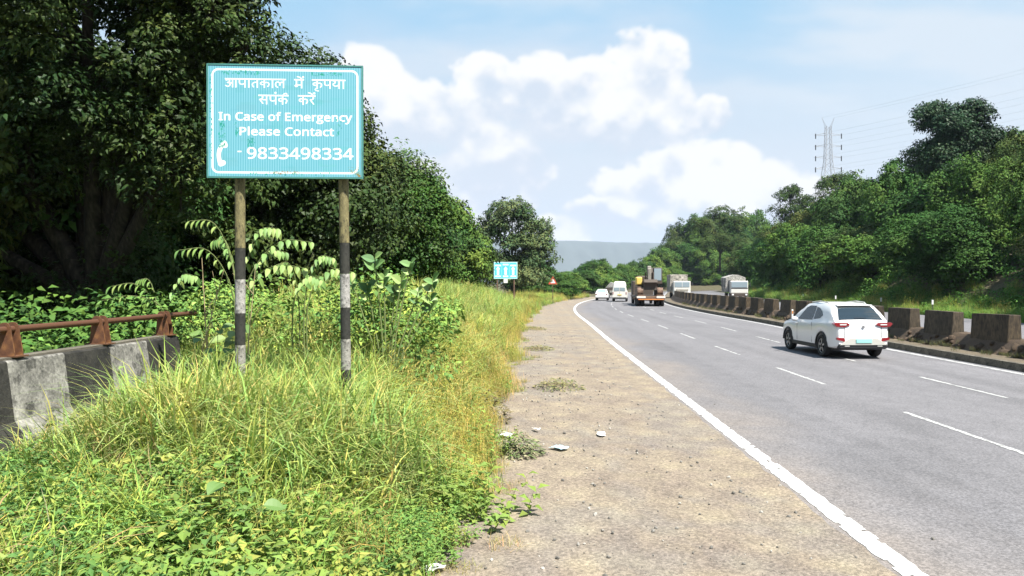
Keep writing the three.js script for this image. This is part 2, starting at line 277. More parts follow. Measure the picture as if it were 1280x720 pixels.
{
  const prof = (x, d, k) => { const h = 0.6 + 0.14 * (fbm2(d * 0.9, 4.4, 3) - 0.5), t = k * 8; return 0.15 + (t < 1 ? 0 : t < 3 ? h * (t - 1) / 2 * 0.8 : t < 6 ? h * 0.8 : h * 0.8 * (1 - (t - 6) / 2)) + 0.09 * (fbm2(x * 4, d * 4, 3) - 0.5); };
  const f = put('rubble_footing', ribbon(depths(12, 200, 0.2), (d) => kerbX(d) + 0.95, (d) => kerbX(d) + 2.35, prof, 16, null, 1.1), M.rubble);
  tag(f, 'rough dark rubble footing under the row of concrete blocks', 'footing');
  const rk = rng(5), foot = (u, d) => { const x = kerbX(d) + 0.95 + 1.4 * u; return V(x, prof(x, d, u) + 0.02, -d); };
  const stoneG = [0, 1, 2].map((k) => { const g = new THREE.IcosahedronGeometry(0.13, 1), p = g.attributes.position; for (let i = 0; i < p.count; i++) { const s = 0.75 + 0.5 * noise3(p.getX(i) * 9 + k * 7, p.getY(i) * 9, p.getZ(i) * 9); p.setXYZ(i, p.getX(i) * s * 1.4, p.getY(i) * s * 0.8, p.getZ(i) * s); } g.computeVertexNormals(); return g; });
  for (let k = 0; k < 220; k++) { const d = 17 + Math.pow(rk(), 1.4) * 40, o = put('stone', stoneG[k % 3], M.rubble, f); o.position.copy(foot(0.06 + 0.22 * rk(), d)); o.rotation.set(rk() * 6, rk() * 6, rk() * 6); o.scale.setScalar(0.25 + rk() * 0.6); }
}
// barrier blocks in a row
{
  const variants = [0, 1, 2].map((k) => {
    const sh = new THREE.Shape([[-0.19, 0], [0.19, 0], [0.15, 0.75], [-0.15, 0.75]].map(([x, y]) => new THREE.Vector2(x, y)));
    const g = new THREE.ExtrudeGeometry(sh, { depth: 1.82, bevelEnabled: true, bevelSize: 0.02, bevelThickness: 0.02, bevelSegments: 2, steps: 6 });
    g.translate(0, 0, -1.84); const uv = g.attributes.uv, p = g.attributes.position; for (let i = 0; i < uv.count; i++) uv.setXY(i, p.getZ(i) * 0.6 + k * 0.31 + p.getX(i), p.getY(i) * 0.7 + k * 0.2); return g;
  });
  const rb = rng(21), blockTone = [[0.14, 0.115, 0.08], [0.17, 0.14, 0.1], [0.115, 0.098, 0.07], [0.15, 0.13, 0.1]].map((c) => { const m = M.block.clone(); m.color = rgb(...c); return m; });
  for (let k = 0; k < 46; k++) {
    const d = 19.25 + k * 2.98 + (rb() - 0.5) * 0.14, x = kerbX(d + 1) + 1.58 + (rb() - 0.5) * 0.06;
    const o = put('barrier_block', variants[k % 3], blockTone[(rb() * 4) | 0]); o.position.set(x, 0.52 + 0.03 * rb(), -d); o.rotation.y = Math.atan(-(bend(d + 2) - bend(d)) / 2 - (edgeR(d + 2) - bend(d + 2) - edgeR(d) + bend(d)) / 2) + (rb() - 0.5) * 0.03; o.rotation.z = (rb() - 0.5) * 0.09; o.rotation.x = (rb() - 0.5) * 0.03;
    o.scale.y = 0.97 + rb() * 0.05;
    tag(o, 'weathered tapered concrete block in the row along the median', 'barrier block', 'concrete blocks along the median');
  }
}
// far flat-topped hills
{
  const pos = [], col = [], idx = [], nx = 240, nd = 26;
  for (let j = 0; j < nd; j++) for (let i = 0; i < nx; i++) {
    const x = -3800 + i / (nx - 1) * 8600, t = j / (nd - 1), d = 4700 + t * 1400;
    const g = Math.abs(fbm2(x * 0.006, d * 0.0015, 4) - 0.5) * 2;
    const top = 312 + 16 * fbm2(x * 0.003, 2.2, 3) - 14 * ss(200, 900, x) - 60 * ss(2200, 3600, x);
    const y = top * clamp(ss(0, 0.62, t + (g - 0.3) * 0.22)) + (t > 0.62 ? 3 * fbm2(x * 0.02, d * 0.02, 3) : 0);
    pos.push(x, y - 4, -d); const c = 0.3 + 1.8 * fbm2(x * 0.012, d * 0.012 + y * 0.03, 4); col.push(c, c, c);
  }
  for (let j = 0; j < nd - 1; j++) for (let i = 0; i < nx - 1; i++) { const a = j * nx + i; idx.push(a, a + 1, a + nx, a + 1, a + nx + 1, a + nx); }
  const g = new THREE.BufferGeometry(); g.setAttribute('position', new THREE.Float32BufferAttribute(pos, 3)); g.setAttribute('color', new THREE.Float32BufferAttribute(col, 3)); g.setIndex(idx); g.computeVertexNormals();
  structure('hills', g, M.hillFar, 'hazy blue flat-topped hills far beyond the road');
}

// ---------------------------------------------------------------- leaves, sprays, tufts
function leafInto(P, C, base, dir, nrm, len, wid, c, droop = 0.25) {   // a folded leaf: two faces each side of the midrib
  const d = dir.clone().normalize(), n = nrm.clone().addScaledVector(d, -nrm.dot(d)).normalize(), s = d.clone().cross(n), fold = n.clone().multiplyScalar(-wid * 0.22);
  const b = base, m = base.clone().addScaledVector(d, len * 0.45), t = base.clone().addScaledVector(d, len).addScaledVector(n, -len * droop);
  const l = m.clone().addScaledVector(s, wid / 2).sub(fold), r = m.clone().addScaledVector(s, -wid / 2).sub(fold);
  for (const v of [b, m, l, m, t, l, b, r, m, m, r, t]) { P.push(v.x, v.y, v.z); C.push(c[0], c[1], c[2]); }
}
function leafInto2(P, C, base, dir, nrm, len, wid, c, droop = 0.2) {   // a simple two-face leaf for far crowns
  const d = dir.clone().normalize(), n = nrm.clone().addScaledVector(d, -nrm.dot(d)).normalize(), s = d.clone().cross(n);
  const m = base.clone().addScaledVector(d, len * 0.45).addScaledVector(n, wid * 0.15), t = base.clone().addScaledVector(d, len).addScaledVector(n, -len * droop);
  const l = m.clone().addScaledVector(s, wid / 2), r = m.clone().addScaledVector(s, -wid / 2);
  for (const v of [base, r, l, l, r, t]) { P.push(v.x, v.y, v.z); C.push(c[0], c[1], c[2]); }
}
function leafQuad(P, C, base, dir, nrm, len, wid, c, droop = 0.2) {
  const d = dir.clone().normalize(), n = nrm.clone().addScaledVector(d, -nrm.dot(d)).normalize(), s = d.clone().cross(n);
  const m = base.clone().addScaledVector(d, len * 0.45).addScaledVector(n, wid * 0.2), t = base.clone().addScaledVector(d, len).addScaledVector(n, -len * droop);
  for (const v of [base, m.clone().addScaledVector(s, -wid / 2), m.clone().addScaledVector(s, wid / 2), t]) { P.push(v.x, v.y, v.z); C.push(c[0], c[1], c[2]); }
}
function quadGeo(P, C) { const n = P.length / 12, I = new Uint32Array(n * 6); for (let k = 0; k < n; k++) { const a = k * 4; I.set([a, a + 1, a + 2, a + 2, a + 1, a + 3], k * 6); } const g = new THREE.BufferGeometry(); g.setAttribute('position', new THREE.BufferAttribute(P instanceof Float32Array ? P : new Float32Array(P), 3)); g.setAttribute('color', new THREE.BufferAttribute(C instanceof Float32Array ? C : new Float32Array(C), 3)); g.setIndex(new THREE.BufferAttribute(I, 1)); return g; }
function geoOf(P, C) { const g = new THREE.BufferGeometry(); g.setAttribute('position', new THREE.Float32BufferAttribute(P, 3)); g.setAttribute('color', new THREE.Float32BufferAttribute(C, 3)); g.computeVertexNormals(); return g; }
const tone = (r, a = 0.35, warm = 0.15) => { const v = 1 - a / 2 + r() * a, w = (r() - 0.5) * warm; return [v * (1 + w), v, v * (1 - w)]; };
function spray(seed, n, R, len, wid, flat, fine) {      // leafy end of a branch, about R in radius
  const r = rng(seed), P = [], C = [];
  for (let k = 0; k < n; k++) {
    const q = r() * 6.283, e = (r() - 0.4) * 2 * flat, rad = R * Math.sqrt(r()), p = V(Math.cos(q) * rad, e * R * (0.6 + 0.4 * r()), Math.sin(q) * rad);
    const dir = V(Math.cos(q) + (r() - 0.5) * 1.6, (r() - 0.6) * 0.9, Math.sin(q) + (r() - 0.5) * 1.6), nrm = V((r() - 0.5) * 1.2, 1, (r() - 0.5) * 1.2), L = len * (0.7 + 0.6 * r());
    leafQuad(P, C, p, dir, nrm, L, wid * L / len, tone(r, 0.5, 0.3), 0.1 + 0.3 * r());
  }
  return quadGeo(P, C);
}
const SPRAY = {
  near: spray(1, 40, 0.36, 0.13, 0.056, 0.4), nearRound: spray(2, 40, 0.4, 0.12, 0.066, 0.42), mid: spray(3, 44, 0.52, 0.2, 0.1, 0.36), far: spray(5, 46, 0.72, 0.32, 0.17, 0.36), flatFar: spray(6, 56, 0.8, 0.28, 0.14, 0.2),
};
function bake(geo, items) {                              // leaf sprays joined into one crown
  const p0 = geo.attributes.position.array, c0 = geo.attributes.color.array, n = p0.length, P = new Float32Array(n * items.length), C = new Float32Array(n * items.length), v = V(0, 0, 0);
  items.forEach(([p, q, k, c], i) => { const o = i * n; for (let j = 0; j < n; j += 3) { v.set(p0[j] * k, p0[j + 1] * k, p0[j + 2] * k).applyQuaternion(q); P[o + j] = v.x + p.x; P[o + j + 1] = v.y + p.y; P[o + j + 2] = v.z + p.z; C[o + j] = c0[j] * c.r; C[o + j + 1] = c0[j + 1] * c.g; C[o + j + 2] = c0[j + 2] * c.b; } });
  return quadGeo(P, C);
}
function scatterMesh(name, geo, mat, items, parent) {     // items: [position, quaternion, scale, colour]
  const o = new THREE.InstancedMesh(geo, mat, items.length), m = new THREE.Matrix4(), s = V(1, 1, 1);
  items.forEach(([p, q, k, c], i) => { if (k.isVector3) s.copy(k); else s.setScalar(k); o.setMatrixAt(i, m.compose(p, q, s)); o.setColorAt(i, c); });
  o.name = parent === scene ? numbered(name) : name; o.castShadow = o.receiveShadow = true; o.userData.kind = 'stuff'; parent.add(o); return o;
}
const QU = (r, tilt) => new THREE.Quaternion().setFromEuler(new THREE.Euler((r() - 0.5) * tilt, r() * 6.283, (r() - 0.5) * tilt, 'YXZ'));
const UPV = V(0, 1, 0);
// a tree: tapered trunk, limbs reaching into the crown's lobes, leaf sprays through the crown
function treeGeo({ lobes, spr, n, col, var: vr = 0.35, trunk = 0.25, seed, size = 1, lean = 0.3, clumps = 13, tight = 0.42 }) {
  const r = rng(seed), limbs = [], mean = lobes.reduce((a, l) => a.add(V(l[0], l[1], l[2])), V(0, 0, 0)).multiplyScalar(1 / lobes.length);
  const lowest = Math.min(...lobes.map((l) => l[1] - l[4] * 0.3)), fork = V(mean.x * 0.35 * lean * 2, Math.max(0.8, lowest * 0.75), mean.z * 0.35 * lean * 2);
  const trunkG = tube([V(0, -0.2, 0), V((r() - 0.5) * 0.2, fork.y * 0.5, (r() - 0.5) * 0.2), fork], trunk, trunk * 0.72, 10);
  const vol = lobes.map((l) => Math.pow(l[3] * l[4] * l[5], 0.72)), tot = vol.reduce((a, b) => a + b), items = [];
  lobes.forEach((l, li) => {
    const e = V(l[0], l[1], l[2]), m = fork.clone().lerp(e, 0.5).add(V((r() - 0.5) * 0.5, 0.35, (r() - 0.5) * 0.5)); limbs.push(tube([fork.clone().add(V(0, -0.1, 0)), m, e], trunk * 0.55, trunk * 0.14, 6));
    const nc = Math.max(5, Math.round(clumps * (0.75 + 0.5 * r()))), per = Math.max(3, Math.round(n * vol[li] / tot / nc));
    for (let c0 = 0; c0 < nc; c0++) {
      const yy = 1 - 2 * (c0 + r()) / nc, a = c0 * 2.4 + r() * 1.2, q = Math.sqrt(Math.max(0, 1 - yy * yy)), dist = 0.55 + 0.4 * r(), dir = V(Math.cos(a) * q, yy, Math.sin(a) * q), cen = V(e.x + dir.x * dist * l[3], e.y + dir.y * dist * l[4], e.z + dir.z * dist * l[5]);
      if (c0 % 3 === 0) limbs.push(tube([m.clone().lerp(e, 0.4 + 0.5 * r()), e.clone().lerp(cen, 0.5).add(V(0, 0.12, 0)), cen], trunk * 0.2, trunk * 0.04, 5));
      const cr = tight * (0.75 + 0.6 * r()), hue = r(), cc = col[(r() * col.length) | 0];
      for (let k = 0; k < per; k++) {
        let p = V(r() * 2 - 1, r() * 2 - 1, r() * 2 - 1); while (p.lengthSq() > 1) p.set(r() * 2 - 1, r() * 2 - 1, r() * 2 - 1);
        const out = p.clone().normalize(), w = V(cen.x + p.x * cr * l[3], cen.y + p.y * cr * l[4] * 0.85, cen.z + p.z * cr * l[5]);
        const qn = new THREE.Quaternion().setFromUnitVectors(UPV, V(out.x * 0.5 + dir.x * 0.5, 0.75 + out.y * 0.4, out.z * 0.5 + dir.z * 0.5).normalize()).multiply(QU(r, 0.8));
        const v = (1 - vr / 2) + vr * (0.5 * r() + 0.5 * hue);
        items.push([w, qn, size * (0.75 + 0.5 * r()), rgb(cc[0] * v * (0.85 + 0.3 * hue), cc[1] * v, cc[2] * v)]);
      }
    }
  });
  return { trunk: trunkG, limbs: mergeGeometries(limbs), crown: bake(spr, items) };
}
function standTree(name, label, [x, d], geo, mat, { group, y0, turn = 0, scale } = {}) {
  const t = thing(name, label, 'tree', [x, (y0 ?? groundY(x, d)) - 0.15, d], turn, group); if (scale) t.scale.set(...scale);
  put('trunk', geo.trunk, M.bark, t); put('limbs', geo.limbs, M.bark, t); put('crown', geo.crown, mat, t).userData.kind = 'stuff';
  return t;
}
const tree = (name, label, at, o) => standTree(name, label, at, treeGeo(o), o.mat, o);
const lobesRandom = (seed, n, R, h0, h1, k = 0.62) => { const r = rng(seed), o = []; for (let i = 0; i < n; i++) { const a = i / n * 6.28 + r() * 0.9, q = i === 0 ? 0 : R * (0.35 + 0.35 * r()), y = i === 0 ? h1 - R * k : mix(h0 + R * k * 0.7, h1 - R * k * 0.9, r()); o.push([Math.cos(a) * q, y, Math.sin(a) * q, R * (0.5 + 0.2 * r()), R * k * (0.6 + 0.35 * r()), R * (0.5 + 0.2 * r())]); } return o; };
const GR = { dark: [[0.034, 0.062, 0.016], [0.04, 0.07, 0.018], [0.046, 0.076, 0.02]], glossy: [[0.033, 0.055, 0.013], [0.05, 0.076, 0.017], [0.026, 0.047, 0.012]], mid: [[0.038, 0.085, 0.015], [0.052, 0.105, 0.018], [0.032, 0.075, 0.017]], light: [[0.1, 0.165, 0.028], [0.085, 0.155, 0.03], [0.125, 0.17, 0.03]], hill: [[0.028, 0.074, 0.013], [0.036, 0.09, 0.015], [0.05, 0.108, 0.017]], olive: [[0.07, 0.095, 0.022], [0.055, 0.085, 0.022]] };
const WHITE3 = [[1, 1, 1], [0.85, 0.95, 0.8], [1.15, 1.05, 1]];
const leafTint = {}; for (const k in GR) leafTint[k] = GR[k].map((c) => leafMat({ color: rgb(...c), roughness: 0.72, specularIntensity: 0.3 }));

// the great tree that hangs over the verge, and the wood behind it
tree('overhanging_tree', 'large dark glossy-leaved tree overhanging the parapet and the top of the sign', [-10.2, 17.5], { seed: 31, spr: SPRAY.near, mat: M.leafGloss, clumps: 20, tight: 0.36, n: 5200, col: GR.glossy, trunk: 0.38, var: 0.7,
  lobes: [[0.9, 7.6, 2.3, 2.8, 2.6, 2.8], [2.5, 6.6, 1.9, 1.2, 1.3, 1.6], [2.3, 8.6, 1.6, 1.2, 1.5, 1.5], [-2.5, 7.2, 2.6, 3.2, 2.8, 2.8], [0, 10.8, 1.2, 4.6, 2.6, 3.6], [-5.5, 8, 1.5, 3, 3.2, 3], [2.5, 5.3, 1.2, 1.9, 1.5, 1.6], [-1, 5.2, 1.5, 2.2, 1.4, 1.8], [-5, 4.6, 2.4, 2.2, 1.8, 1.6], [1.8, 10, 3.6, 2, 1.6, 1.8], [3.3, 8.2, 2, 1.4, 1.4, 1.5], [2.9, 9.8, 2, 1.7, 1.6, 1.6], [4.2, 7.2, 1.8, 0.85, 0.85, 1.0], [4.0, 8.9, 2.2, 0.8, 0.8, 0.9], [-0.5, 3.3, 0.2, 2.4, 1.3, 1.2], [-4, 3.1, 0.4, 2.2, 1.3, 1.2]] });
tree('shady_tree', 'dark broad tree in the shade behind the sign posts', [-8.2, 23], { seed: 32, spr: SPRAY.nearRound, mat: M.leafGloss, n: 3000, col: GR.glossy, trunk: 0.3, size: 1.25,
  lobes: [[0, 6.2, 0, 3, 2.4, 2.6], [2, 4.2, 0.6, 2.2, 1.7, 2], [-3, 5, 0, 2.6, 2.6, 2.4], [0.5, 2.4, 0.8, 2.8, 1.5, 1.6], [-3.6, 2.2, 0.4, 2.4, 1.6, 1.6]] });
tree('leaning_tree', 'rounded dark green tree beside the edge of the sign', [-5.6, 29], { seed: 33, scale: [0.96, 0.84, 1], spr: SPRAY.nearRound, mat: M.leafGloss, clumps: 18, tight: 0.38, n: 3200, col: [...GR.mid, [0.06, 0.1, 0.025]], trunk: 0.24, size: 1.25, var: 0.6,
  lobes: [[-0.3, 5.6, 0, 1.9, 1.5, 1.9], [1.1, 4.5, 0.4, 1.4, 1.3, 1.5], [-1.3, 4.9, 0.3, 1.8, 1.7, 1.8], [1.4, 2.9, 0, 1.3, 1.2, 1.4], [0.1, 2.8, 0.5, 1.7, 1.2, 1.5], [-1.8, 3.0, 0.3, 1.6, 1.4, 1.5], [-1.5, 6.6, 0, 1.2, 0.8, 1.2], [-3.6, 5.8, -1, 1.8, 1.9, 1.8]] });
tree('roadside_tree', 'small yellowish green tree between the rounded tree and the lane sign', [-5.4, 46], { seed: 34, spr: SPRAY.mid, mat: M.leaf, n: 900, col: [...GR.light, ...GR.mid], trunk: 0.16, lobes: [[0, 4.6, 0, 1.7, 1.5, 1.6], [1.0, 3.1, 0, 1.5, 1.2, 1.3], [-1.2, 3.2, 0, 1.6, 1.4, 1.4], [0.2, 2, 0.4, 1.8, 1, 1.3]] });
tree('roadside_tree', 'bushy mid green tree just behind the yellowish roadside tree', [-7.0, 42], { seed: 35, spr: SPRAY.mid, mat: M.leaf, n: 1100, col: GR.mid, trunk: 0.18, lobes: [[0, 5.6, 0, 1.9, 1.7, 1.8], [1.3, 4.2, 0, 1.6, 1.3, 1.3], [-1.2, 3.4, 0, 1.8, 1.6, 1.5], [0.8, 2.2, 0.4, 1.8, 1.2, 1.3]] });
tree('spreading_tree', 'spreading grey green tree with layered branches behind the lane sign', [-2.6, 84], { seed: 36, spr: SPRAY.flatFar, mat: M.leaf, n: 520, col: [[0.05, 0.085, 0.03], [0.065, 0.1, 0.04], [0.08, 0.115, 0.045]], trunk: 0.34, var: 0.5,
  lobes: [[0, 10.0, 0, 2.4, 0.9, 2.2], [-1.9, 8.4, 0, 2, 0.75, 1.8], [2.2, 8.2, 0, 2, 0.8, 1.8], [2.9, 6.6, 0.4, 1.7, 0.65, 1.6], [-3, 7.2, 0, 1.6, 0.6, 1.5], [0.5, 6.6, 0.4, 2.2, 0.7, 2], [2.4, 4.9, 0.2, 2, 0.9, 1.8], [-1.4, 4.4, 0, 2.2, 1, 2], [1.4, 3, 0.6, 2.6, 1.3, 2]] });
const PROTO = { mid: [0, 1, 2, 3, 4].map((k) => treeGeo({ seed: 700 + k, spr: SPRAY.mid, n: 900, col: WHITE3, var: 0.6, trunk: 0.22, size: 1.15, clumps: 11, lobes: lobesRandom(720 + k, 7, 4, 0.2, 8) })), far: [0, 1, 2, 3].map((k) => treeGeo({ seed: 750 + k, spr: SPRAY.far, n: 430, col: WHITE3, var: 0.6, trunk: 0.22, size: 1.05, clumps: 10, lobes: lobesRandom(770 + k, 7, 4, 0.2, 8) })) };
{
  const back = [[-14, 24, 9.5, 4.6], [-19, 27, 11, 5], [-24, 30, 12, 5], [-12.5, 31, 10.5, 4.4], [-17, 36, 12, 5], [-10, 38, 9.5, 4], [-9, 47, 9.5, 3.8], [-13, 52, 11, 4.6], [-22, 44, 13, 5.5], [-30, 38, 13, 6], [-8.5, 60, 8.6, 3.6], [-13, 70, 11, 5], [-7.8, 74, 7, 3.4], [-15, 15.5, 8.5, 3.6], [-13, 19.5, 8.6, 3.8]];
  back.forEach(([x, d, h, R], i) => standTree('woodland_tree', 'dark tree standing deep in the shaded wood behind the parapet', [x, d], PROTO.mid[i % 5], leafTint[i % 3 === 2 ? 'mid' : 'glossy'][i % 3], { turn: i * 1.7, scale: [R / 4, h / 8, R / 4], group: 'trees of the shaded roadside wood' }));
}
// far trees where the road swings away
{
  // where the top stands in the photograph, distance, radius, tone: the size follows from the distance
  const far = [[700, 340, 120, 3.2, 'mid'], [712, 338, 140, 3.4, 'light'], [728, 334, 150, 3.6, 'mid'], [745, 322, 190, 4.4, 'mid'], [752, 334, 165, 3.6, 'light'], [735, 326, 200, 4.6, 'mid'], [768, 332, 215, 4.4, 'mid'], [782, 328, 225, 5, 'mid'], [800, 324, 245, 5.4, 'mid'], [815, 318, 255, 5.5, 'light'], [828, 306, 285, 7, 'mid'], [842, 296, 300, 7, 'dark'], [850, 276, 310, 6.5, 'dark'], [866, 268, 305, 7.5, 'mid'], [885, 262, 310, 8, 'dark'], [905, 262, 315, 8, 'hill'], [925, 264, 320, 8, 'mid'], [945, 262, 330, 8, 'hill'], [860, 300, 290, 7, 'hill'], [880, 305, 285, 7, 'mid'], [905, 300, 290, 7, 'hill'], [690, 338, 110, 3.4, 'mid'], [672, 330, 118, 4, 'mid'], [655, 318, 130, 5, 'mid'], [930, 300, 300, 7, 'mid'], [838, 332, 272, 6, 'mid'], [852, 336, 284, 6, 'hill'], [866, 334, 292, 6, 'hill'], [878, 338, 286, 6, 'mid'], [890, 336, 292, 6, 'dark'], [903, 338, 290, 6, 'hill'], [917, 336, 296, 6, 'hill'], [932, 334, 300, 6, 'mid'], [818, 330, 262, 5, 'mid'], [825, 322, 300, 7, 'mid'], [806, 330, 270, 6, 'mid']];
  far.forEach(([px, ty, d, R, c], i) => { const x = (px - VX) / F * d, h = EYE + (VY - ty) / F * d - groundY(x, d); standTree('distant_tree', 'green tree in the belt beyond the bend of the road', [x, d], PROTO.far[i % 4], leafTint[c][i % leafTint[c].length], { turn: i * 2.3, scale: [R / 4, Math.max(h, 3) / 7.9, R / 4], group: 'trees beyond the bend' }); });
}
// hillside beyond the opposite carriageway
{
  const r = rng(77), spots = [];
  // [s across from the road's bend, depth, height, radius, tone]
  for (let d = 34; d < 250; d += 7.5 + d * 0.022) for (let row = 0; row < 4; row++) {
    const s = 31.5 + row * 6.2 + r() * 3.2, dd = d + (r() - 0.5) * 6; if ((s + bend(dd)) / dd > 0.86) continue;
    spots.push([s + bend(dd), dd, (row === 0 ? 5.2 : 7.4) + r() * 2.6, 3.3 + r() * 1.4, r() < 0.14 ? 'olive' : r() < 0.35 ? 'mid' : 'hill']);
  }
  spots.forEach(([x, d, h, R, c], i) => standTree('hillside_tree', 'leafy green tree in the dense growth covering the hillside', [x, d], d < 75 ? PROTO.mid[i % 5] : PROTO.far[i % 4], leafTint[c][i % leafTint[c].length], { turn: i * 2.1, scale: [R / 4, (h + 2.5 * ss(70, 110, d)) / 8, R / 4], group: 'trees covering the hillside' }));
  const tx = (1182 - VX) / F * 78;
  tree('tall_tree', 'tall dark tree rising above the rest of the hillside', [tx, 78], { seed: 401, scale: [1.16, 1.06, 1.16], spr: SPRAY.mid, mat: M.leafGloss, n: 1500, col: [[0.02, 0.045, 0.022], [0.026, 0.055, 0.024]], trunk: 0.35, var: 0.5, size: 1.2, y0: 17.2 - 10.5,
    lobes: [[0, 10.8, 0, 2.3, 1.5, 2.2], [1.6, 12, 0, 1.6, 1.2, 1.6], [-1.6, 12.1, 0, 1.6, 1.1, 1.5], [0.4, 8.6, 0, 2.9, 1.9, 2.6], [2.2, 9.6, 0.2, 1.6, 1.3, 1.5], [-1.8, 8, 0, 1.8, 1.5, 1.7], [0.8, 6, 0, 3, 2, 2.6]] });
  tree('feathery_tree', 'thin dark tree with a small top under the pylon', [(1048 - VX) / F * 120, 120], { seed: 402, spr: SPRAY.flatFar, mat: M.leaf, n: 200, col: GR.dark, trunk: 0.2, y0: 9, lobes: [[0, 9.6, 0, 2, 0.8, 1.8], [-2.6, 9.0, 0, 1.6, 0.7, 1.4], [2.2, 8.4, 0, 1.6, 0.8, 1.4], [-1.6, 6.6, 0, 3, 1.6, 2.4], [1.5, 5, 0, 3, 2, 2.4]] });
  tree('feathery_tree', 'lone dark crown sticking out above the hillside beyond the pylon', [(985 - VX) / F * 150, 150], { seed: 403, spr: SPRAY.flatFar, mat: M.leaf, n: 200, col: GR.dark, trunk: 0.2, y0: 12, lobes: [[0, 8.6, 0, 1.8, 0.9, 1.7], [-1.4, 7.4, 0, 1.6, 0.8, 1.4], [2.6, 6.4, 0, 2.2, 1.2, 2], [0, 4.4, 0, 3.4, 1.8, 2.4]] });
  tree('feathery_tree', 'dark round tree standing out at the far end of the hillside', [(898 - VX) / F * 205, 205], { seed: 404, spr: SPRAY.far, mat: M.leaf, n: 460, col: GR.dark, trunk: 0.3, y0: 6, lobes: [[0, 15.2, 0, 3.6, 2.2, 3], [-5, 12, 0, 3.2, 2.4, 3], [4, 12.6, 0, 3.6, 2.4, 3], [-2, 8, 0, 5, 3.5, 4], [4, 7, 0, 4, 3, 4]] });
}
// undergrowth: shrubby growth on the hillside foot and along the wood
{
  const r = rng(99), items = [], near = [];
  for (let k = 0; k < 6400; k++) {
    const d = 28 + Math.pow(r(), 1.3) * 190, s = 28.0 + Math.pow(r(), 1.7) * 17, x = s + bend(d), h = fbm2(x * 0.35, d * 0.35, 3), y = groundY(x, d) + (0.1 + 2.6 * ss(0.35, 0.75, h) * ss(28.5, 32, s)) * Math.pow(r(), 0.6);
    const c = h > 0.56 ? GR.mid : GR.hill, cc = c[(r() * 3) | 0], v = 1.15 + 0.8 * h + 0.3 * r();
    items.push([V(x, y, -d), QU(r, 0.9), (0.7 + 0.6 * r()) * (d > 90 ? 1.5 : 1), rgb(cc[0] * v, cc[1] * v, cc[2] * v)]);
  }
  tag(scatterMesh('undergrowth', SPRAY.mid, M.leaf, items, scene), 'dense shrubby undergrowth at the foot of the hillside', 'undergrowth', null, 'stuff');
  for (let k = 0; k < 4200; k++) {
    const d = 8.5 + Math.pow(r(), 0.9) * 24, x = -5.3 - r() * (4 + d * 0.55), h = fbm2(x * 0.5 + 9, d * 0.5, 3), y = groundY(x, d) + (0.3 + 3.0 * ss(0.25, 0.75, h)) * Math.pow(r(), 0.55) * (d > 14 ? 0.75 : 0.9);
    const cc = (h > 0.5 ? GR.mid : [[0.08, 0.17, 0.035], [0.065, 0.14, 0.03], [0.1, 0.18, 0.035]])[(r() * 3) | 0], v = 0.8 + 0.5 * r();
    if (y > EYE - 0.012 * d - 0.1) continue;
    near.push([V(x, y, -d), QU(r, 1.1), 0.7 + 0.6 * r(), rgb(cc[0] * v, cc[1] * v, cc[2] * v)]);
  }
  const scrub = [];
  for (let k = 0; k < 250; k++) {
    const d = 10.4 + r() * 3.0, px = r() < 0.72 ? 195 + r() * 365 : 425 + r() * 125, x = (px - VX) / F * d, top = px < 440 ? 346 + 30 * noise2(px * 0.03, 2) + (px < 230 ? 25 : 0) : 342 + 30 * noise2(px * 0.04, 5) + 0.3 * Math.max(0, px - 500), hi = EYE + (VY - top) / F * d, lo = groundY(x, d) + 0.2;
    const y = mix(lo, hi, Math.pow(r(), 0.6)), cc = [[0.15, 0.25, 0.05], [0.12, 0.22, 0.045], [0.2, 0.28, 0.055], [0.09, 0.17, 0.04]][(r() * 4) | 0], v = 0.8 + 0.4 * r();
    if (hi > lo) scrub.push([V(x, y, -d), QU(r, 1.2), 0.45 + 0.45 * r(), rgb(cc[0] * v, cc[1] * v, cc[2] * v)]);
  }
  tag(scatterMesh('scrub', SPRAY.nearRound, M.leaf, scrub, scene), 'bright leafy scrub tangled behind the sign posts', 'scrub', null, 'stuff');
  tag(scatterMesh('undergrowth', SPRAY.nearRound, M.leaf, near, scene), 'leafy undergrowth below the rusty rail behind the parapet', 'undergrowth', null, 'stuff');
}
// ---------------------------------------------------------------- grasses and weeds of the verge
function bladeInto(P, C, b, a, len, wid, arch, c) {
  const dir = V(Math.cos(a), 0, Math.sin(a)), sd = V(-Math.sin(a), 0, Math.cos(a)), N = 4, pt = [];
  for (let i = 0; i <= N; i++) { const t = i / N, bow = arch * t * t; pt.push([b.clone().addScaledVector(dir, len * bow * 0.8).add(V(0, len * (t - arch * 0.55 * t * t * t), 0)), wid * (i === 0 ? 0.6 : (1 - Math.pow(t, 2.2)))]); }
  for (let i = 0; i < N; i++) { const [p, w] = pt[i], [q, u] = pt[i + 1]; const v = [p.clone().addScaledVector(sd, w / 2), p.clone().addScaledVector(sd, -w / 2), q.clone().addScaledVector(sd, u / 2), q.clone().addScaledVector(sd, -u / 2)]; const f = i === N - 1 ? [0, 1, 2] : [0, 1, 2, 1, 3, 2]; for (const k of f) { P.push(v[k].x, v[k].y, v[k].z); C.push(...c); } }
}
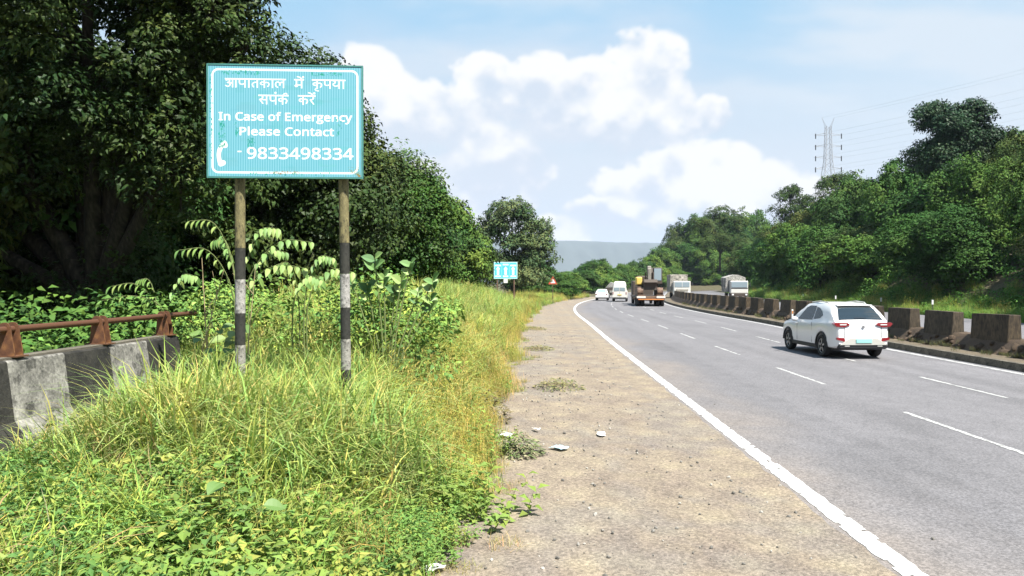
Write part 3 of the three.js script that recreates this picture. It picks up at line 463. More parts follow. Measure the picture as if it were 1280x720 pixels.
function tuft(seed, n, R, len, wid, arch, heads = 0) {
  const r = rng(seed), P = [], C = [];
  for (let k = 0; k < n; k++) { const q = r() * 6.28, s = R * Math.sqrt(r()); bladeInto(P, C, V(Math.cos(q) * s, 0, Math.sin(q) * s), r() * 6.28, len * (0.55 + 0.6 * r()), wid * (0.7 + 0.5 * r()), arch * (0.35 + r()), r() < 0.13 ? [1.5 + 0.4 * r(), 1.2, 1.3] : tone(r, 0.5, 0.3)); }
  for (let k = 0; k < heads; k++) {                     // seed stalks: thin stem with a feathery head
    const q = r() * 6.28, s = R * r(), b = V(Math.cos(q) * s, 0, Math.sin(q) * s), a = r() * 6.28, L = len * (0.95 + 0.45 * r()), c = [1.15, 1.05, 0.85]; bladeInto(P, C, b, a, L, 0.006, 0.25, c);
    const top = b.clone().add(V(Math.cos(a) * L * 0.2, L * 0.86, Math.sin(a) * L * 0.2)); for (let j = 0; j < 7; j++) { const t = j / 7; leafInto2(P, C, top.clone().add(V(Math.cos(a) * 0.05 * t, -0.2 * t, Math.sin(a) * 0.05 * t)), V(Math.cos(a + j * 2.4), 1.2, Math.sin(a + j * 2.4)), V(Math.sin(j), 0.3, Math.cos(j)), 0.045, 0.009, [1.15, 1.05, 0.9]); }
  }
  return geoOf(P, C);
}
function weed(seed, stems, h, leaves, len, wid, R = 0.08) {        // upright stems with pairs of small leaves
  const r = rng(seed), P = [], C = [];
  for (let s = 0; s < stems; s++) {
    const a = r() * 6.28, sp = 0.08 + 0.28 * r(), H = h * (0.6 + 0.6 * r()), b = V((r() - 0.5) * R * 2, 0, (r() - 0.5) * R * 2), top = b.clone().add(V(Math.cos(a) * sp * H * 1.4, H, Math.sin(a) * sp * H * 1.4));
    bladeInto(P, C, b, a, H, 0.008, sp, [0.9, 0.8, 0.6]);
    for (let k = 0; k < leaves; k++) { const t = 0.25 + 0.78 * k / leaves, p = b.clone().lerp(top, Math.min(t, 1)), q = k * 2.4 + r(), L = len * (0.6 + 0.6 * r()) * (1.25 - 0.5 * t); leafInto(P, C, p, V(Math.cos(q), 0.15 + 0.5 * t, Math.sin(q)), V((r() - 0.5) * 0.5, 1, (r() - 0.5) * 0.5), L, wid * L / len, tone(r, 0.4, 0.2), 0.2 + 0.2 * r()); }
  }
  return geoOf(P, C);
}
const TUFT = { long: tuft(1, 84, 0.34, 0.85, 0.016, 0.85), fine: tuft(2, 96, 0.32, 0.6, 0.007, 0.55, 14), short: tuft(3, 90, 0.3, 0.34, 0.009, 0.7), green: tuft(4, 78, 0.32, 0.6, 0.012, 0.8) };
const WEED = { small: weed(5, 20, 0.34, 12, 0.062, 0.026, 0.28), broad: weed(6, 15, 0.32, 9, 0.085, 0.05, 0.28) };
{
  const r = rng(123), lists = { long: [], fine: [], short: [], green: [], small: [], broad: [] };
  const C = { long: [[0.28, 0.4, 0.095], [0.33, 0.42, 0.1], [0.23, 0.36, 0.085], [0.38, 0.4, 0.13]], fine: [[0.42, 0.38, 0.11], [0.38, 0.38, 0.095], [0.32, 0.37, 0.08], [0.45, 0.38, 0.14]], short: [[0.25, 0.31, 0.065], [0.2, 0.28, 0.06], [0.31, 0.31, 0.08]], green: [[0.27, 0.39, 0.075], [0.31, 0.41, 0.08], [0.21, 0.34, 0.065], [0.38, 0.4, 0.1]], small: [[0.15, 0.28, 0.06], [0.18, 0.3, 0.065], [0.11, 0.23, 0.055], [0.27, 0.33, 0.07]], broad: [[0.19, 0.3, 0.06], [0.23, 0.33, 0.065], [0.15, 0.26, 0.055], [0.31, 0.35, 0.08]] };
  const add = (k, x, d, sc, dead = 0) => { const c = C[k][(r() * C[k].length) | 0], v = 0.8 + 0.4 * r(); lists[k].push([V(x, groundY(x, d) - 0.02, -d), QU(r, 0.5), V(sc, sc * (0.85 + 0.3 * r()), sc), dead ? rgb(0.34 * v, 0.28 * v, 0.14 * v) : rgb(c[0] * v, c[1] * v, c[2] * v)]); };
  const along = (n, p, d0, d1) => { for (let k = 0; k < n; k++) { const d = mix(d0, d1, Math.pow(r(), p)); const w = d < 12 ? 4.4 : 5.2, l = Math.pow(r(), 0.95) * w, x = vergeX(d) - l; plant(x, d, l); } };
  function plant(x, d, l) {
    if (x < -4.3 && x > -5.4 && d < 10.2) return;        // the parapet stands here
    if (d < 1.6) return;
    const n = fbm2(x * 0.7 + 3, d * 0.55, 3), m = fbm2(x * 1.6 + 30, d * 1.4, 3), edge = ss(0, 0.9, l), q = r();
    if (l < 0.35 && r() < 0.55) { if (r() < 0.5) add('short', x, d, 0.55 + 0.4 * r(), r() < 0.25); return; }
    const wall = 1 - 0.42 * ss(2.6, 3.6, l) * (1 - ss(8.5, 10, d));                // kept low in front of the parapet
    const clump = ss(0.55, 1.4, l) * ss(5.6, 7.2, d);                                // the tall grass round the posts
    if (q < clump * 0.6) { add('long', x, d, (1.0 + 0.45 * r()) * wall); return; }
    if (d < 7.2) {                                        // close by: leafy weeds, with yellow-green grass among them towards the parapet
      const leafy = ss(0.66, 0.3, (l - 0.2) / 4.2 + (n - 0.5) * 1.3 + (d - 3.4) * 0.07);
      if (q < 0.3 + 0.62 * leafy) add(m > 0.52 ? 'broad' : 'small', x, d, (0.85 + 0.6 * r()) * mix(0.6, 1, edge)); else if (q < 0.99) add(m > 0.5 ? 'green' : 'short', x, d, (0.7 + 0.45 * r()) * mix(0.6, 1, edge) * wall, r() < 0.08); else add('fine', x, d, (0.7 + 0.3 * r()) * wall);
    } else {
      const dry = ss(3.4, 0.8, l + (n - 0.5) * 2.6) * ss(6.5, 9.5, d) * 1.1 + 0.4 * ss(0.55, 0.7, m) * ss(10, 16, d), lush = ss(0.9, 2.2, l + (n - 0.5));
      if (q < dry * 0.8) add('fine', x, d, (0.85 + 0.45 * r()) * mix(0.6, 1.15, edge) * wall); else if (q < dry * 0.8 + 0.5 * lush) add('long', x, d, (0.85 + 0.4 * r()) * wall); else if (q < 0.86) add('green', x, d, (0.8 + 0.5 * r()) * mix(0.6, 1, edge) * wall); else if (q < 0.95) add('broad', x, d, 1.0 + 0.7 * r()); else add('short', x, d, 0.9, r() < 0.2);
    }
  }
  for (const [px, pd] of [[-3.17, 8.03], [-2.05, 8.16]]) for (let k = 0; k < 12; k++) add('long', px + (r() - 0.5) * 0.9, pd - 0.15 - r() * 0.9, (px > -3 ? 1.45 : 1.2) + 0.35 * r());
  along(1900, 0.85, 1.7, 7.4); along(1900, 0.9, 7, 16); along(1900, 1.15, 15, 62);
  for (let k = 0; k < 450; k++) { const d = 60 + r() * 70, x = vergeX(d) - r() * 7; add(r() < 0.4 ? 'fine' : 'green', x, d, 1.1 + r() * 0.5); }
  for (let k = 0; k < 130; k++) { const d = 3 + Math.pow(r(), 1.3) * 40, n = fbm2(d * 1.1, 8.8, 3); if (n < 0.5) continue; add('short', vergeX(d) + r() * 1.3 * (n - 0.42), d, 0.25 + 0.35 * r(), r() < 0.4); }   // ragged edge creeping on to the sand
  // verge of the opposite carriageway
  for (let k = 0; k < 1500; k++) { const d = 24 + Math.pow(r(), 1.4) * 170, s = 27.0 + Math.pow(r(), 1.4) * 5, x = s + bend(d) + 0.6; lists.green.push([V(x, groundY(x, d) - 0.02, -d), QU(r, 0.5), (1.2 + r() * 0.7) * (d > 80 ? 1.5 : 1), rgb(0.12 + 0.06 * r(), 0.22 + 0.08 * r(), 0.045)]); if (r() < 0.1) add('fine', x, d, (1.1 + r() * 0.6) * (d > 80 ? 1.5 : 1)); }
  for (let k = 0; k < 160; k++) { const d = 18 + r() * 60, x = kerbX(d) + 0.5 + r() * 2.3; lists.short.push([V(x, 0.2, -d), QU(r, 0.4), 0.4 + 0.5 * r(), rgb(0.12, 0.13, 0.05)]); }
  const names = { long: ['grass', 'long arching bright green grass round the sign posts', TUFT.long, M.grass], fine: ['grass', 'fine yellow brown grass with seed heads on the bank', TUFT.fine, M.grass], short: ['grass', 'short patchy grass along the edge of the shoulder', TUFT.short, M.grass], green: ['grass', 'knee-high green grass covering both verges', TUFT.green, M.grass], small: ['weeds', 'low weeds with small pointed leaves beside the shoulder', WEED.small, M.grass], broad: ['weeds', 'low weeds with broader oval leaves on the verge', WEED.broad, M.grass] };
  for (const k in names) tag(scatterMesh(names[k][0], names[k][2], names[k][3], lists[k], scene), names[k][1], names[k][0], null, 'stuff');
}

// ---------------------------------------------------------------- emergency sign on two banded posts
function signTexture() {
  const W = 1536, H = 1126, cv = document.createElement('canvas'); cv.width = W; cv.height = H; const g = cv.getContext('2d'), r = rng(9);
  g.fillStyle = '#5aa9bd'; g.fillRect(0, 0, W, H);
  for (let x = 0; x < W; x += 17) { g.fillStyle = 'rgba(172,222,236,0.7)'; g.fillRect(x, 0, 6, H); g.fillStyle = 'rgba(60,150,178,0.35)'; g.fillRect(x + 8, 0, 4, H); }
  for (let k = 0; k < 90; k++) { g.fillStyle = `rgba(${60 + r() * 60},${150 + r() * 40},${160 + r() * 30},0.12)`; g.fillRect(r() * W, r() * H, 40 + r() * 160, 10 + r() * 60); }
  const peel = (x, y, n, sx, sy) => { for (let k = 0; k < n; k++) { const s = 3 + r() * 10; g.fillStyle = `rgba(${10 + r() * 30},${135 + r() * 30},${115 + r() * 30},${0.4 + 0.5 * r()})`; g.fillRect(x + (r() - 0.5) * sx, y + (r() - 0.5) * sy, s, s * (0.7 + r() * 1.6)); } };
  g.strokeStyle = '#f2f8f6'; g.lineWidth = 21; g.beginPath(); g.roundRect(40, 40, W - 80, H - 80, 62); g.stroke();
  g.fillStyle = '#f4f8f7'; g.textAlign = 'left'; g.textBaseline = 'alphabetic';
  const word = (s, x0, x1, base, size) => { g.font = `${size}px sans-serif`; const w = g.measureText(s).width; g.save(); g.translate(x0, base); g.scale((x1 - x0) / w, 1); g.fillText(s, 0, 0); g.strokeStyle = '#f4f8f7'; g.lineWidth = 5; g.lineJoin = 'round'; g.strokeText(s, 0, 0);  g.restore(); };
  word('In Case of Emergency', 98, 1440, 556, 112); word('Please Contact', 298, 1258, 706, 112); word('9833498334', 376, 1456, 944, 158);
  g.fillRect(288, 866, 42, 14);
  g.lineCap = 'round'; g.lineWidth = 44; g.strokeStyle = '#f4f8f7'; g.beginPath(); g.moveTo(160, 786); g.quadraticCurveTo(70, 870, 122, 1004); g.stroke();   // telephone receiver
  g.lineWidth = 54; g.beginPath(); g.moveTo(156, 790); g.lineTo(166, 812); g.moveTo(122, 1000); g.lineTo(146, 990); g.stroke();
  // Devanagari lettering drawn stroke by stroke: x to the side, y 0 at the head line, 1 at the foot
  const G = {
    aa: [1.06, 'M.06,.2C.2,.02 .4,.08 .36,.28C.34,.42 .22,.42 .18,.43C.36,.42 .44,.56 .38,.74C.3,.94 .1,.9 .02,.72M.3,.48L.6,.48M.62,0L.62,1M.9,0L.9,1'],
    pa: [0.76, 'M.14,0L.14,.38C.14,.62 .3,.62 .42,.6C.52,.58 .58,.5 .6,.44M.6,0L.6,1'], A: [0.34, 'M.18,0L.18,1'], ta: [0.72, 'M.56,.36C.1,.3 .06,.66 .26,.94M.56,0L.56,1'],
    ka: [0.94, 'M.44,0L.44,1M.44,.36C.02,.16 -.02,.78 .44,.58M.44,.42C.86,.18 .9,.7 .68,.86'], la: [0.96, 'M.78,0L.78,1M.78,.4C.62,.2 .44,.36 .48,.72M.48,.46C.36,.16 .06,.3 .1,.62C.12,.8 .24,.9 .32,.92'],
    ma: [0.8, 'M.18,0L.18,.66M.06,.62C.04,.86 .3,.86 .22,.62M.06,.62L.62,.6M.62,0L.62,1'], ya: [0.8, 'M.1,.08C.34,.06 .34,.32 .18,.36C.06,.42 .1,.7 .34,.68C.5,.66 .58,.56 .62,.5M.62,0L.62,1'],
    sa: [0.88, 'M.26,0C.46,.16 .36,.42 .1,.44L.4,.92M.3,.48L.7,.48M.7,0L.7,1'], ra: [0.56, 'M.28,0C.5,.16 .4,.42 .12,.44L.44,.94'],
  };
  const text = (list, x, y, h, x1) => {
    let w = 0; for (const c of list) w += typeof c === 'number' ? c : G[c[0]][0]; const k = (x1 - x) / w; g.lineCap = 'butt'; g.lineJoin = 'round'; g.strokeStyle = '#f4f8f7'; let px = x, start = x;
    const stroke = (path, lw) => { const p = new Path2D(); p.addPath(new Path2D(path)); g.lineWidth = lw; g.stroke(p); };
    const line = (a, b) => { g.fillStyle = '#f4f8f7'; g.fillRect(a - 3, y - 7, b - a + 6, 14); };
    for (const c of list) {
      if (typeof c === 'number') { line(start, px); px += c * k; start = px; continue; }
      const [id, mark] = c, wd = G[id][0] * k; g.save(); g.translate(px, y); g.scale(k, h); stroke(G[id][1], 14 / k);
      const sx = { ma: 0.62, ka: 0.44, ra: 0.34, pa: 0.6 }[id] || 0.5;
      if (mark && mark.includes('e')) stroke(`M${sx},0C${sx - 0.04},-.24 ${sx - 0.2},-.34 ${sx - 0.42},-.36`, 14 / k);
      if (mark && mark.includes('r')) stroke(`M${sx + 0.06},0C${sx + 0.06},-.3 ${sx + 0.44},-.32 ${sx + 0.36},-.12`, 13 / k);
      if (mark && mark.includes('u')) stroke('M.44,.98C.16,1.02 .26,1.3 .6,1.26', 13 / k);
      g.restore();
      if (mark && mark.includes('.')) { g.beginPath(); g.arc(px + (sx + (mark.includes('e') ? 0.12 : -0.02)) * k, y - 0.3 * h, 11, 0, 7); g.fill(); }
      px += wd;
    }
    line(start, px);
  };
  text([['aa'], ['pa'], ['A'], ['ta'], ['ka'], ['A'], ['la'], 0.75, ['ma', 'e.'], 0.7, ['ka', 'u'], ['pa'], ['ya'], ['A']], 168, 136, 88, 1372);
  text([['sa'], ['pa', '.'], ['ka', 'r'], 0.85, ['ka'], ['ra', 'e.']], 500, 300, 92, 1070);
  peel(130, 690, 90, 60, 260); peel(420, 770, 60, 70, 90); peel(300, 60, 60, 420, 30); peel(1180, 70, 40, 300, 30); peel(20, 500, 60, 30, 900); peel(1300, 600, 16, 60, 200); peel(800, 1090, 40, 900, 26); peel(280, 640, 18, 40, 140);
  for (let k = 0; k < 120; k++) { g.fillStyle = `rgba(${120 + r() * 40},${105 + r() * 30},60,${0.25 + 0.4 * r()})`; const q = Math.pow(r(), 2) * 130; g.fillRect(W - 20 - q * r() * 1.2, H - 12 - q * r(), 4 + r() * 12, 3 + r() * 8); }
  for (let k = 0; k < 60; k++) { g.fillStyle = 'rgba(130,80,40,0.5)'; g.fillRect(640 + r() * 260, H - 60 + r() * 40, 3 + r() * 14, 3 + r() * 6); }
  const t = new THREE.CanvasTexture(cv); t.colorSpace = THREE.SRGBColorSpace; t.anisotropy = 8; return t;
}
{
  const W = 1.615, H = 1.185, x0 = -3.475, d0 = 8.02, ang = Math.atan2(0.14, 1.61);
  const s = thing('emergency_sign', 'turquoise emergency contact sign with white bilingual lettering on two banded posts', 'road sign', [x0, 0, d0], ang);
  // local: x along the panel, z towards the viewer
  const cy = 3.335 + H / 2;
  put('panel', rbox(W, H, 0.02, W / 2, cy, 0.07, 0.012), M.signBack, s);
  const face = new THREE.PlaneGeometry(W - 0.012, H - 0.012).translate(W / 2, cy, 0.0835);
  put('sign_face', face, std({ color: rgb(0.73, 0.725, 0.72), map: signTexture(), roughness: 0.55 }), s);
  const rim = []; for (const [w, h, x, y] of [[W + 0.02, 0.014, W / 2, cy + H / 2 + 0.004], [W + 0.02, 0.014, W / 2, cy - H / 2 - 0.004], [0.014, H - 0.006, -0.004, cy], [0.014, H - 0.006, W + 0.004, cy]]) rim.push(box(w, h, 0.036, x, y, 0.071));
  put('rim', rim, M.signRim, s);
  for (const y of [cy - 0.35, cy + 0.35]) put('cross_bar', box(W * 0.9, 0.05, 0.03, W / 2, y, 0.043), M.steel, s);
  const bands = [[3.42, 2.585, [0.29, 0.25, 0.11]], [2.585, 2.25, [0.045, 0.045, 0.036]], [2.25, 1.885, [0.56, 0.54, 0.52]], [1.885, 1.545, [0.04, 0.04, 0.034]], [1.545, 1.21, [0.48, 0.46, 0.42]], [1.21, 0.86, [0.05, 0.05, 0.042]], [0.86, -0.3, [0.5, 0.48, 0.45]]];
  const mats = bands.map((b) => std({ color: rgb(...b[2]), map: plaster, roughness: 0.75 }));
  for (const [px, top, lean, dy] of [[0.3, 4.3, 0.0, 0], [1.44, 4.3, 0.012, 0.06]]) {
    const p = put('post', cyl(0.052, top - 3.42 - dy, 0, (top + 3.42 + dy) / 2, 0, 'y', 20), mats[0], s); p.position.set(px, 0, -0.03); p.rotation.z = lean;
    bands.forEach(([a, b], i) => put('paint_band', cyl(0.054 - 0.0005 * (i % 2), a - b - 0.002, 0, (a + b) / 2 + (i ? dy : dy), 0, 'y', 20), mats[i], p));
  }
}

// ---------------------------------------------------------------- bridge parapet with rusty rail
{
  const p = thing('bridge_parapet', 'old concrete bridge parapet with black and white bands', 'parapet', [-4.7, 0, 0]);
  // cross section: x 0 is the top front edge, the toe flares towards the road
  const prof = [[-0.24, -0.6], [-0.24, 1.5], [-0.215, 1.515], [-0.01, 1.515], [0.005, 1.5], [0.075, 0.98], [0.34, 0.6], [0.36, -0.6]];
  const cuts = [3.2, 4.1, 4.95, 5.8, 6.6, 7.42, 8.22, 9.02, 9.84];
  for (let k = 0; k < cuts.length - 1; k++) {
    const L = cuts[k + 1] - cuts[k] - 0.002, sh = new THREE.Shape(prof.map(([x, y]) => new THREE.Vector2(x, y)));
    const g = new THREE.ExtrudeGeometry(sh, { depth: L, bevelEnabled: false, steps: 8 }); g.translate(0, 0, -cuts[k + 1]);
    const uv = g.attributes.uv, q = g.attributes.position; for (let i = 0; i < uv.count; i++) { uv.setXY(i, q.getZ(i) * 0.8 + q.getX(i) * 0.3, q.getY(i) * 0.8); const y = q.getY(i); if (y > 0.5 && y < 1.49) q.setX(i, q.getX(i) + 0.012 * (noise2(q.getZ(i) * 5, y * 7) - 0.5)); }
    g.computeVertexNormals();
    put('painted_band', g, k % 2 ? M.blackBand : M.whiteBand, p);
  }
  put('coping', box(0.16, 0.022, 6.6, -0.12, 1.526, -6.5), M.rawConcrete, p);
  // broken end where the toe has come away
  put('broken_end', [rbox(0.36, 0.9, 0.16, 0.02, 0.7, -9.9, 0.05), rbox(0.5, 0.5, 0.22, 0.12, 0.4, -9.95, 0.08)], M.rawConcrete, p);
  const r = thing('guard_rail', 'rusty pipe guard rail on triangular brackets along the parapet top', 'guard rail', [-4.82, 1.54, 0]);
  put('pipe', tube([V(0, 0.245, -2.8), V(0, 0.245, -6), V(0, 0.242, -8.5), V(-0.01, 0.25, -10.6)], 0.032, 0.032, 14), M.rust, r);
  for (const d of [5.35, 6.8, 8.25, 9.7]) {
    const b = new THREE.Group(); b.name = 'bracket'; b.position.set(0, 0, -d); r.add(b);
    const sh = new THREE.Shape(); sh.moveTo(-0.08, 0); sh.lineTo(0.1, 0); sh.lineTo(0.055, 0.27); sh.quadraticCurveTo(0.04, 0.31, 0, 0.31); sh.quadraticCurveTo(-0.04, 0.31, -0.055, 0.27); sh.closePath();
    for (const z of [-0.055, 0.055]) put('side_plate', new THREE.ExtrudeGeometry(sh, { depth: 0.012, bevelEnabled: false }).translate(0, 0, z - 0.006), M.rust, b);
    put('web', box(0.012, 0.2, 0.1, -0.03, 0.1, 0), M.rust, b); put('foot', box(0.26, 0.012, 0.16, 0.005, 0.002, 0), M.rust, b);
  }
}

// ---------------------------------------------------------------- single plants
const leafGeo = (seed, len, wid, droop) => { const P = [], C = [], N = 5, mid = [], l = [], rr = []; for (let i = 0; i <= N; i++) { const t = i / N, w = wid / 2 * Math.pow(Math.sin(Math.PI * Math.pow(t, 0.8)), 0.85), y = -droop * len * t * t; mid.push([t * len, y, 0]); l.push([t * len, y + w * 0.3, w]); rr.push([t * len, y + w * 0.3, -w]); } for (let i = 0; i < N; i++) for (const s of [l, rr]) for (const v of [mid[i], s[i], mid[i + 1], s[i], s[i + 1], mid[i + 1]]) { P.push(...v); C.push(1, 1, 1); } return geoOf(P, C); };
const leafTone = (c) => std({ color: rgb(...c), roughness: 0.6, transmission: 0.0 });
{
  const shapes = [leafGeo(1, 0.15, 0.066, 0.25), leafGeo(2, 0.13, 0.058, 0.4)], tones = [[0.12, 0.22, 0.05], [0.16, 0.26, 0.06], [0.09, 0.18, 0.04], [0.2, 0.27, 0.07]].map(leafTone);
  function arching(label, x, d, branches, seed) {
    const t = thing('arching_shrub', label, 'shrub', [x, groundY(x, d), d]), r = rng(seed), y0 = groundY(x, d);
    for (const [bx, by, tx, ty, tz] of branches) {
      const a = V(bx - x, 0.0, 0), m = V((bx + tx) / 2 - x, (by - y0) * 0.75 + (ty - y0) * 0.3, tz * 0.4), e = V(tx - x, ty - y0, tz), c = new THREE.CatmullRomCurve3([a, V(bx - x, by - y0, 0), m.lerp(V((bx + tx) / 2 - x, Math.max(by, ty) - y0 + 0.08, tz * 0.5), 0.8), e]), pts = c.getPoints(14);
      put('stem', tube(pts, 0.012, 0.003, 5), M.stem, t);
      for (let k = 0; k < 16; k++) { const u = 0.42 + 0.58 * k / 15, p = c.getPoint(u), tg = c.getTangent(u), sd = k % 2 ? 1 : -1, o = put('leaf', shapes[k % 2], tones[(r() * 4) | 0], t); o.position.copy(p); const dir = tg.clone().multiplyScalar(0.35).add(V(-tg.z * sd * 0.3, -0.55 - 0.3 * r(), 0.55 * sd + 0.2)).normalize(), n = V(tg.x * 0.6, 0.7, 0.8); const zz = dir.clone().cross(n).normalize(), yy = zz.clone().cross(dir); o.quaternion.setFromRotationMatrix(new THREE.Matrix4().makeBasis(dir, yy, zz)); o.scale.setScalar(0.75 + 0.45 * r()); }
    }
  }
  const W = (px, py, d) => [(px - VX) / F * d, EYE + (VY - py) / F * d];
  const br = (bp, tp, d, tz) => { const [bx, by] = W(bp[0], bp[1], d), [tx, ty] = W(tp[0], tp[1], d + tz * -1); return [bx, by, tx, ty, tz]; };
  arching('arching shrub with rows of drooping leaves behind the post beside the parapet', W(292, 400, 9.6)[0], 9.6, [br([288, 340], [232, 275], 9.6, 0.2), br([300, 350], [345, 285], 9.6, 0.1), br([305, 355], [388, 302], 9.6, 0.3), br([285, 360], [218, 312], 9.6, 0.3), br([300, 370], [380, 335], 9.6, 0.5), br([290, 350], [262, 300], 9.6, -0.2), br([310, 360], [355, 315], 9.6, -0.2)], 3);
  arching('arching shrub with drooping leaf rows between the two sign posts', W(360, 400, 10.2)[0], 10.2, [br([380, 365], [415, 322], 10.2, 0.1), br([370, 370], [345, 330], 10.2, 0.3), br([385, 370], [440, 340], 10.2, 0.3), br([365, 375], [400, 350], 10.2, 0.6)], 4);
  arching('arching shrub hanging over the end of the rusty rail', W(190, 400, 10.8)[0], 10.8, [br([190, 385], [130, 358], 10.8, 0.2), br([195, 385], [118, 376], 10.8, 0.4), br([205, 385], [240, 345], 10.8, 0.1), br([190, 390], [165, 350], 10.8, 0)], 5);
}
{ // waxy broad-leaved plant
  const d = 10.4, x = (482 - VX) / F * d, y0 = groundY(x, d), t = thing('waxy_plant', 'waxy plant with large round pale leaves on the bank behind the post', 'plant', [x, y0, d]), r = rng(14);
  const big = leafGeo(3, 0.19, 0.125, 0.08), tones = [[0.17, 0.27, 0.08], [0.11, 0.21, 0.06], [0.22, 0.31, 0.1], [0.06, 0.14, 0.04]].map(leafTone);
  for (const [px, py] of [[467, 322], [478, 345], [512, 328], [500, 350], [540, 350], [536, 375], [455, 360], [440, 352], [520, 365], [490, 362]]) {
    const e = V((px - VX) / F * d - x, EYE + (VY - py) / F * d - y0, (r() - 0.5) * 0.5), m = V(e.x * 0.4, e.y * 0.55, e.z * 0.3); put('stem', tube([V((r() - 0.5) * 0.1, -0.1, 0), m, e], 0.014, 0.008, 6), M.stem, t);
    for (let k = 0; k < 5; k++) { const a = k * 2.2 + r(), dir = V(Math.cos(a), 0.35 + 0.6 * r(), Math.sin(a) * 0.8 + 0.25).normalize(), zz = dir.clone().cross(V(0, 0.6, 0.9)).normalize(), yy = zz.clone().cross(dir), o = put('leaf', big, tones[(r() * 4) | 0], t); o.position.copy(e).add(V(0, -0.05 * k * 0.8, 0)); o.quaternion.setFromRotationMatrix(new THREE.Matrix4().makeBasis(dir, yy, zz)); o.scale.setScalar(0.7 + 0.4 * r()); }
  }
}
{ // creepers with a few big leaves
  const big = leafGeo(4, 0.15, 0.11, 0.2), tones = [[0.11, 0.18, 0.045], [0.085, 0.155, 0.035], [0.14, 0.2, 0.05]].map(leafTone);
  const plant = (label, spots, seed) => {
    const [px0, py0, d0] = spots[0], X = (p, d) => (p - VX) / F * d, Y = (p, d) => EYE + (VY - p) / F * d, x = X(px0, d0), y0 = groundY(x, d0), t = thing('creeper', label, 'creeper', [x, y0, d0]), r = rng(seed);
    for (const [px, py, d, sc] of spots) { const e = V(X(px, d) - x, Y(py, d) - y0, d0 - d); put('stem', tube([V(e.x * 0.5, 0, e.z * 0.5), V(e.x * 0.8, e.y * 0.6, e.z * 0.8), e], 0.006, 0.003, 5), M.stem, t); const a = r() * 6.28, dir = V(Math.cos(a), -0.1, Math.sin(a) + 0.4).normalize(), zz = dir.clone().cross(V(0.1, 0.85, 0.5)).normalize(), yy = zz.clone().cross(dir), o = put('leaf', big, tones[(r() * 3) | 0], t); o.position.copy(e); o.quaternion.setFromRotationMatrix(new THREE.Matrix4().makeBasis(dir, yy, zz)); o.scale.setScalar(sc); }
  };
  plant('creeper with five large dull green leaves among the low weeds', [[245, 628, 5.0, 1], [272, 607, 5.2, 1.1], [325, 635, 5.0, 1], [170, 612, 5.4, 0.8], [300, 640, 4.9, 0.7]], 2);
  const rc = rng(61), ivy = []; for (let k = 0; k < 34; k++) ivy.push([232 + rc() * 70, 405 + rc() * 88, 9.0 + rc() * 0.7, 0.8 + 0.8 * rc()]);
  plant('leafy creeper climbing at the broken end of the parapet', ivy, 6);
  plant('small creeper hanging over the white band of the parapet', [[150, 470, 8.3, 0.5], [146, 460, 8.35, 0.5], [152, 482, 8.2, 0.5], [140, 490, 8.1, 0.6], [160, 500, 8.0, 0.55], [135, 500, 7.9, 0.6], [148, 510, 7.9, 0.55]], 8);
}
{ // dry stalks
  const r = rng(44);
  for (const [px, py, d, bend2, lab] of [[247, 322, 9.2, -0.1, 'tall thin dry stalk standing by the end of the rusty rail'], [316, 330, 9.3, 0.12, 'tall thin pale stalk standing beside the black and white post'], [275, 338, 9.0, 0.35, 'bent dry stalk leaning towards the post']]) {
    const x = (px - VX) / F * d, y = EYE + (VY - py) / F * d, y0 = groundY(x - bend2, d), t = thing('dry_stalk', lab, 'stalk', [x - bend2, y0, d]);
    put('stem', tube([V(0, -0.1, 0), V(bend2 * 0.3, (y - y0) * 0.5, 0.03), V(bend2, y - y0, 0)], 0.011, 0.004, 5), M.twig, t);
    for (let k = 0; k < 3; k++) { const q = 0.45 + 0.18 * k, b = V(bend2 * q, (y - y0) * q, 0.02), e = b.clone().add(V((r() - 0.5) * 0.5, 0.2 + 0.15 * r(), (r() - 0.5) * 0.3)); put('twig', tube([b, b.clone().lerp(e, 0.5).add(V(0, 0.04, 0)), e], 0.005, 0.002, 4), M.twig, t); }
  }
}
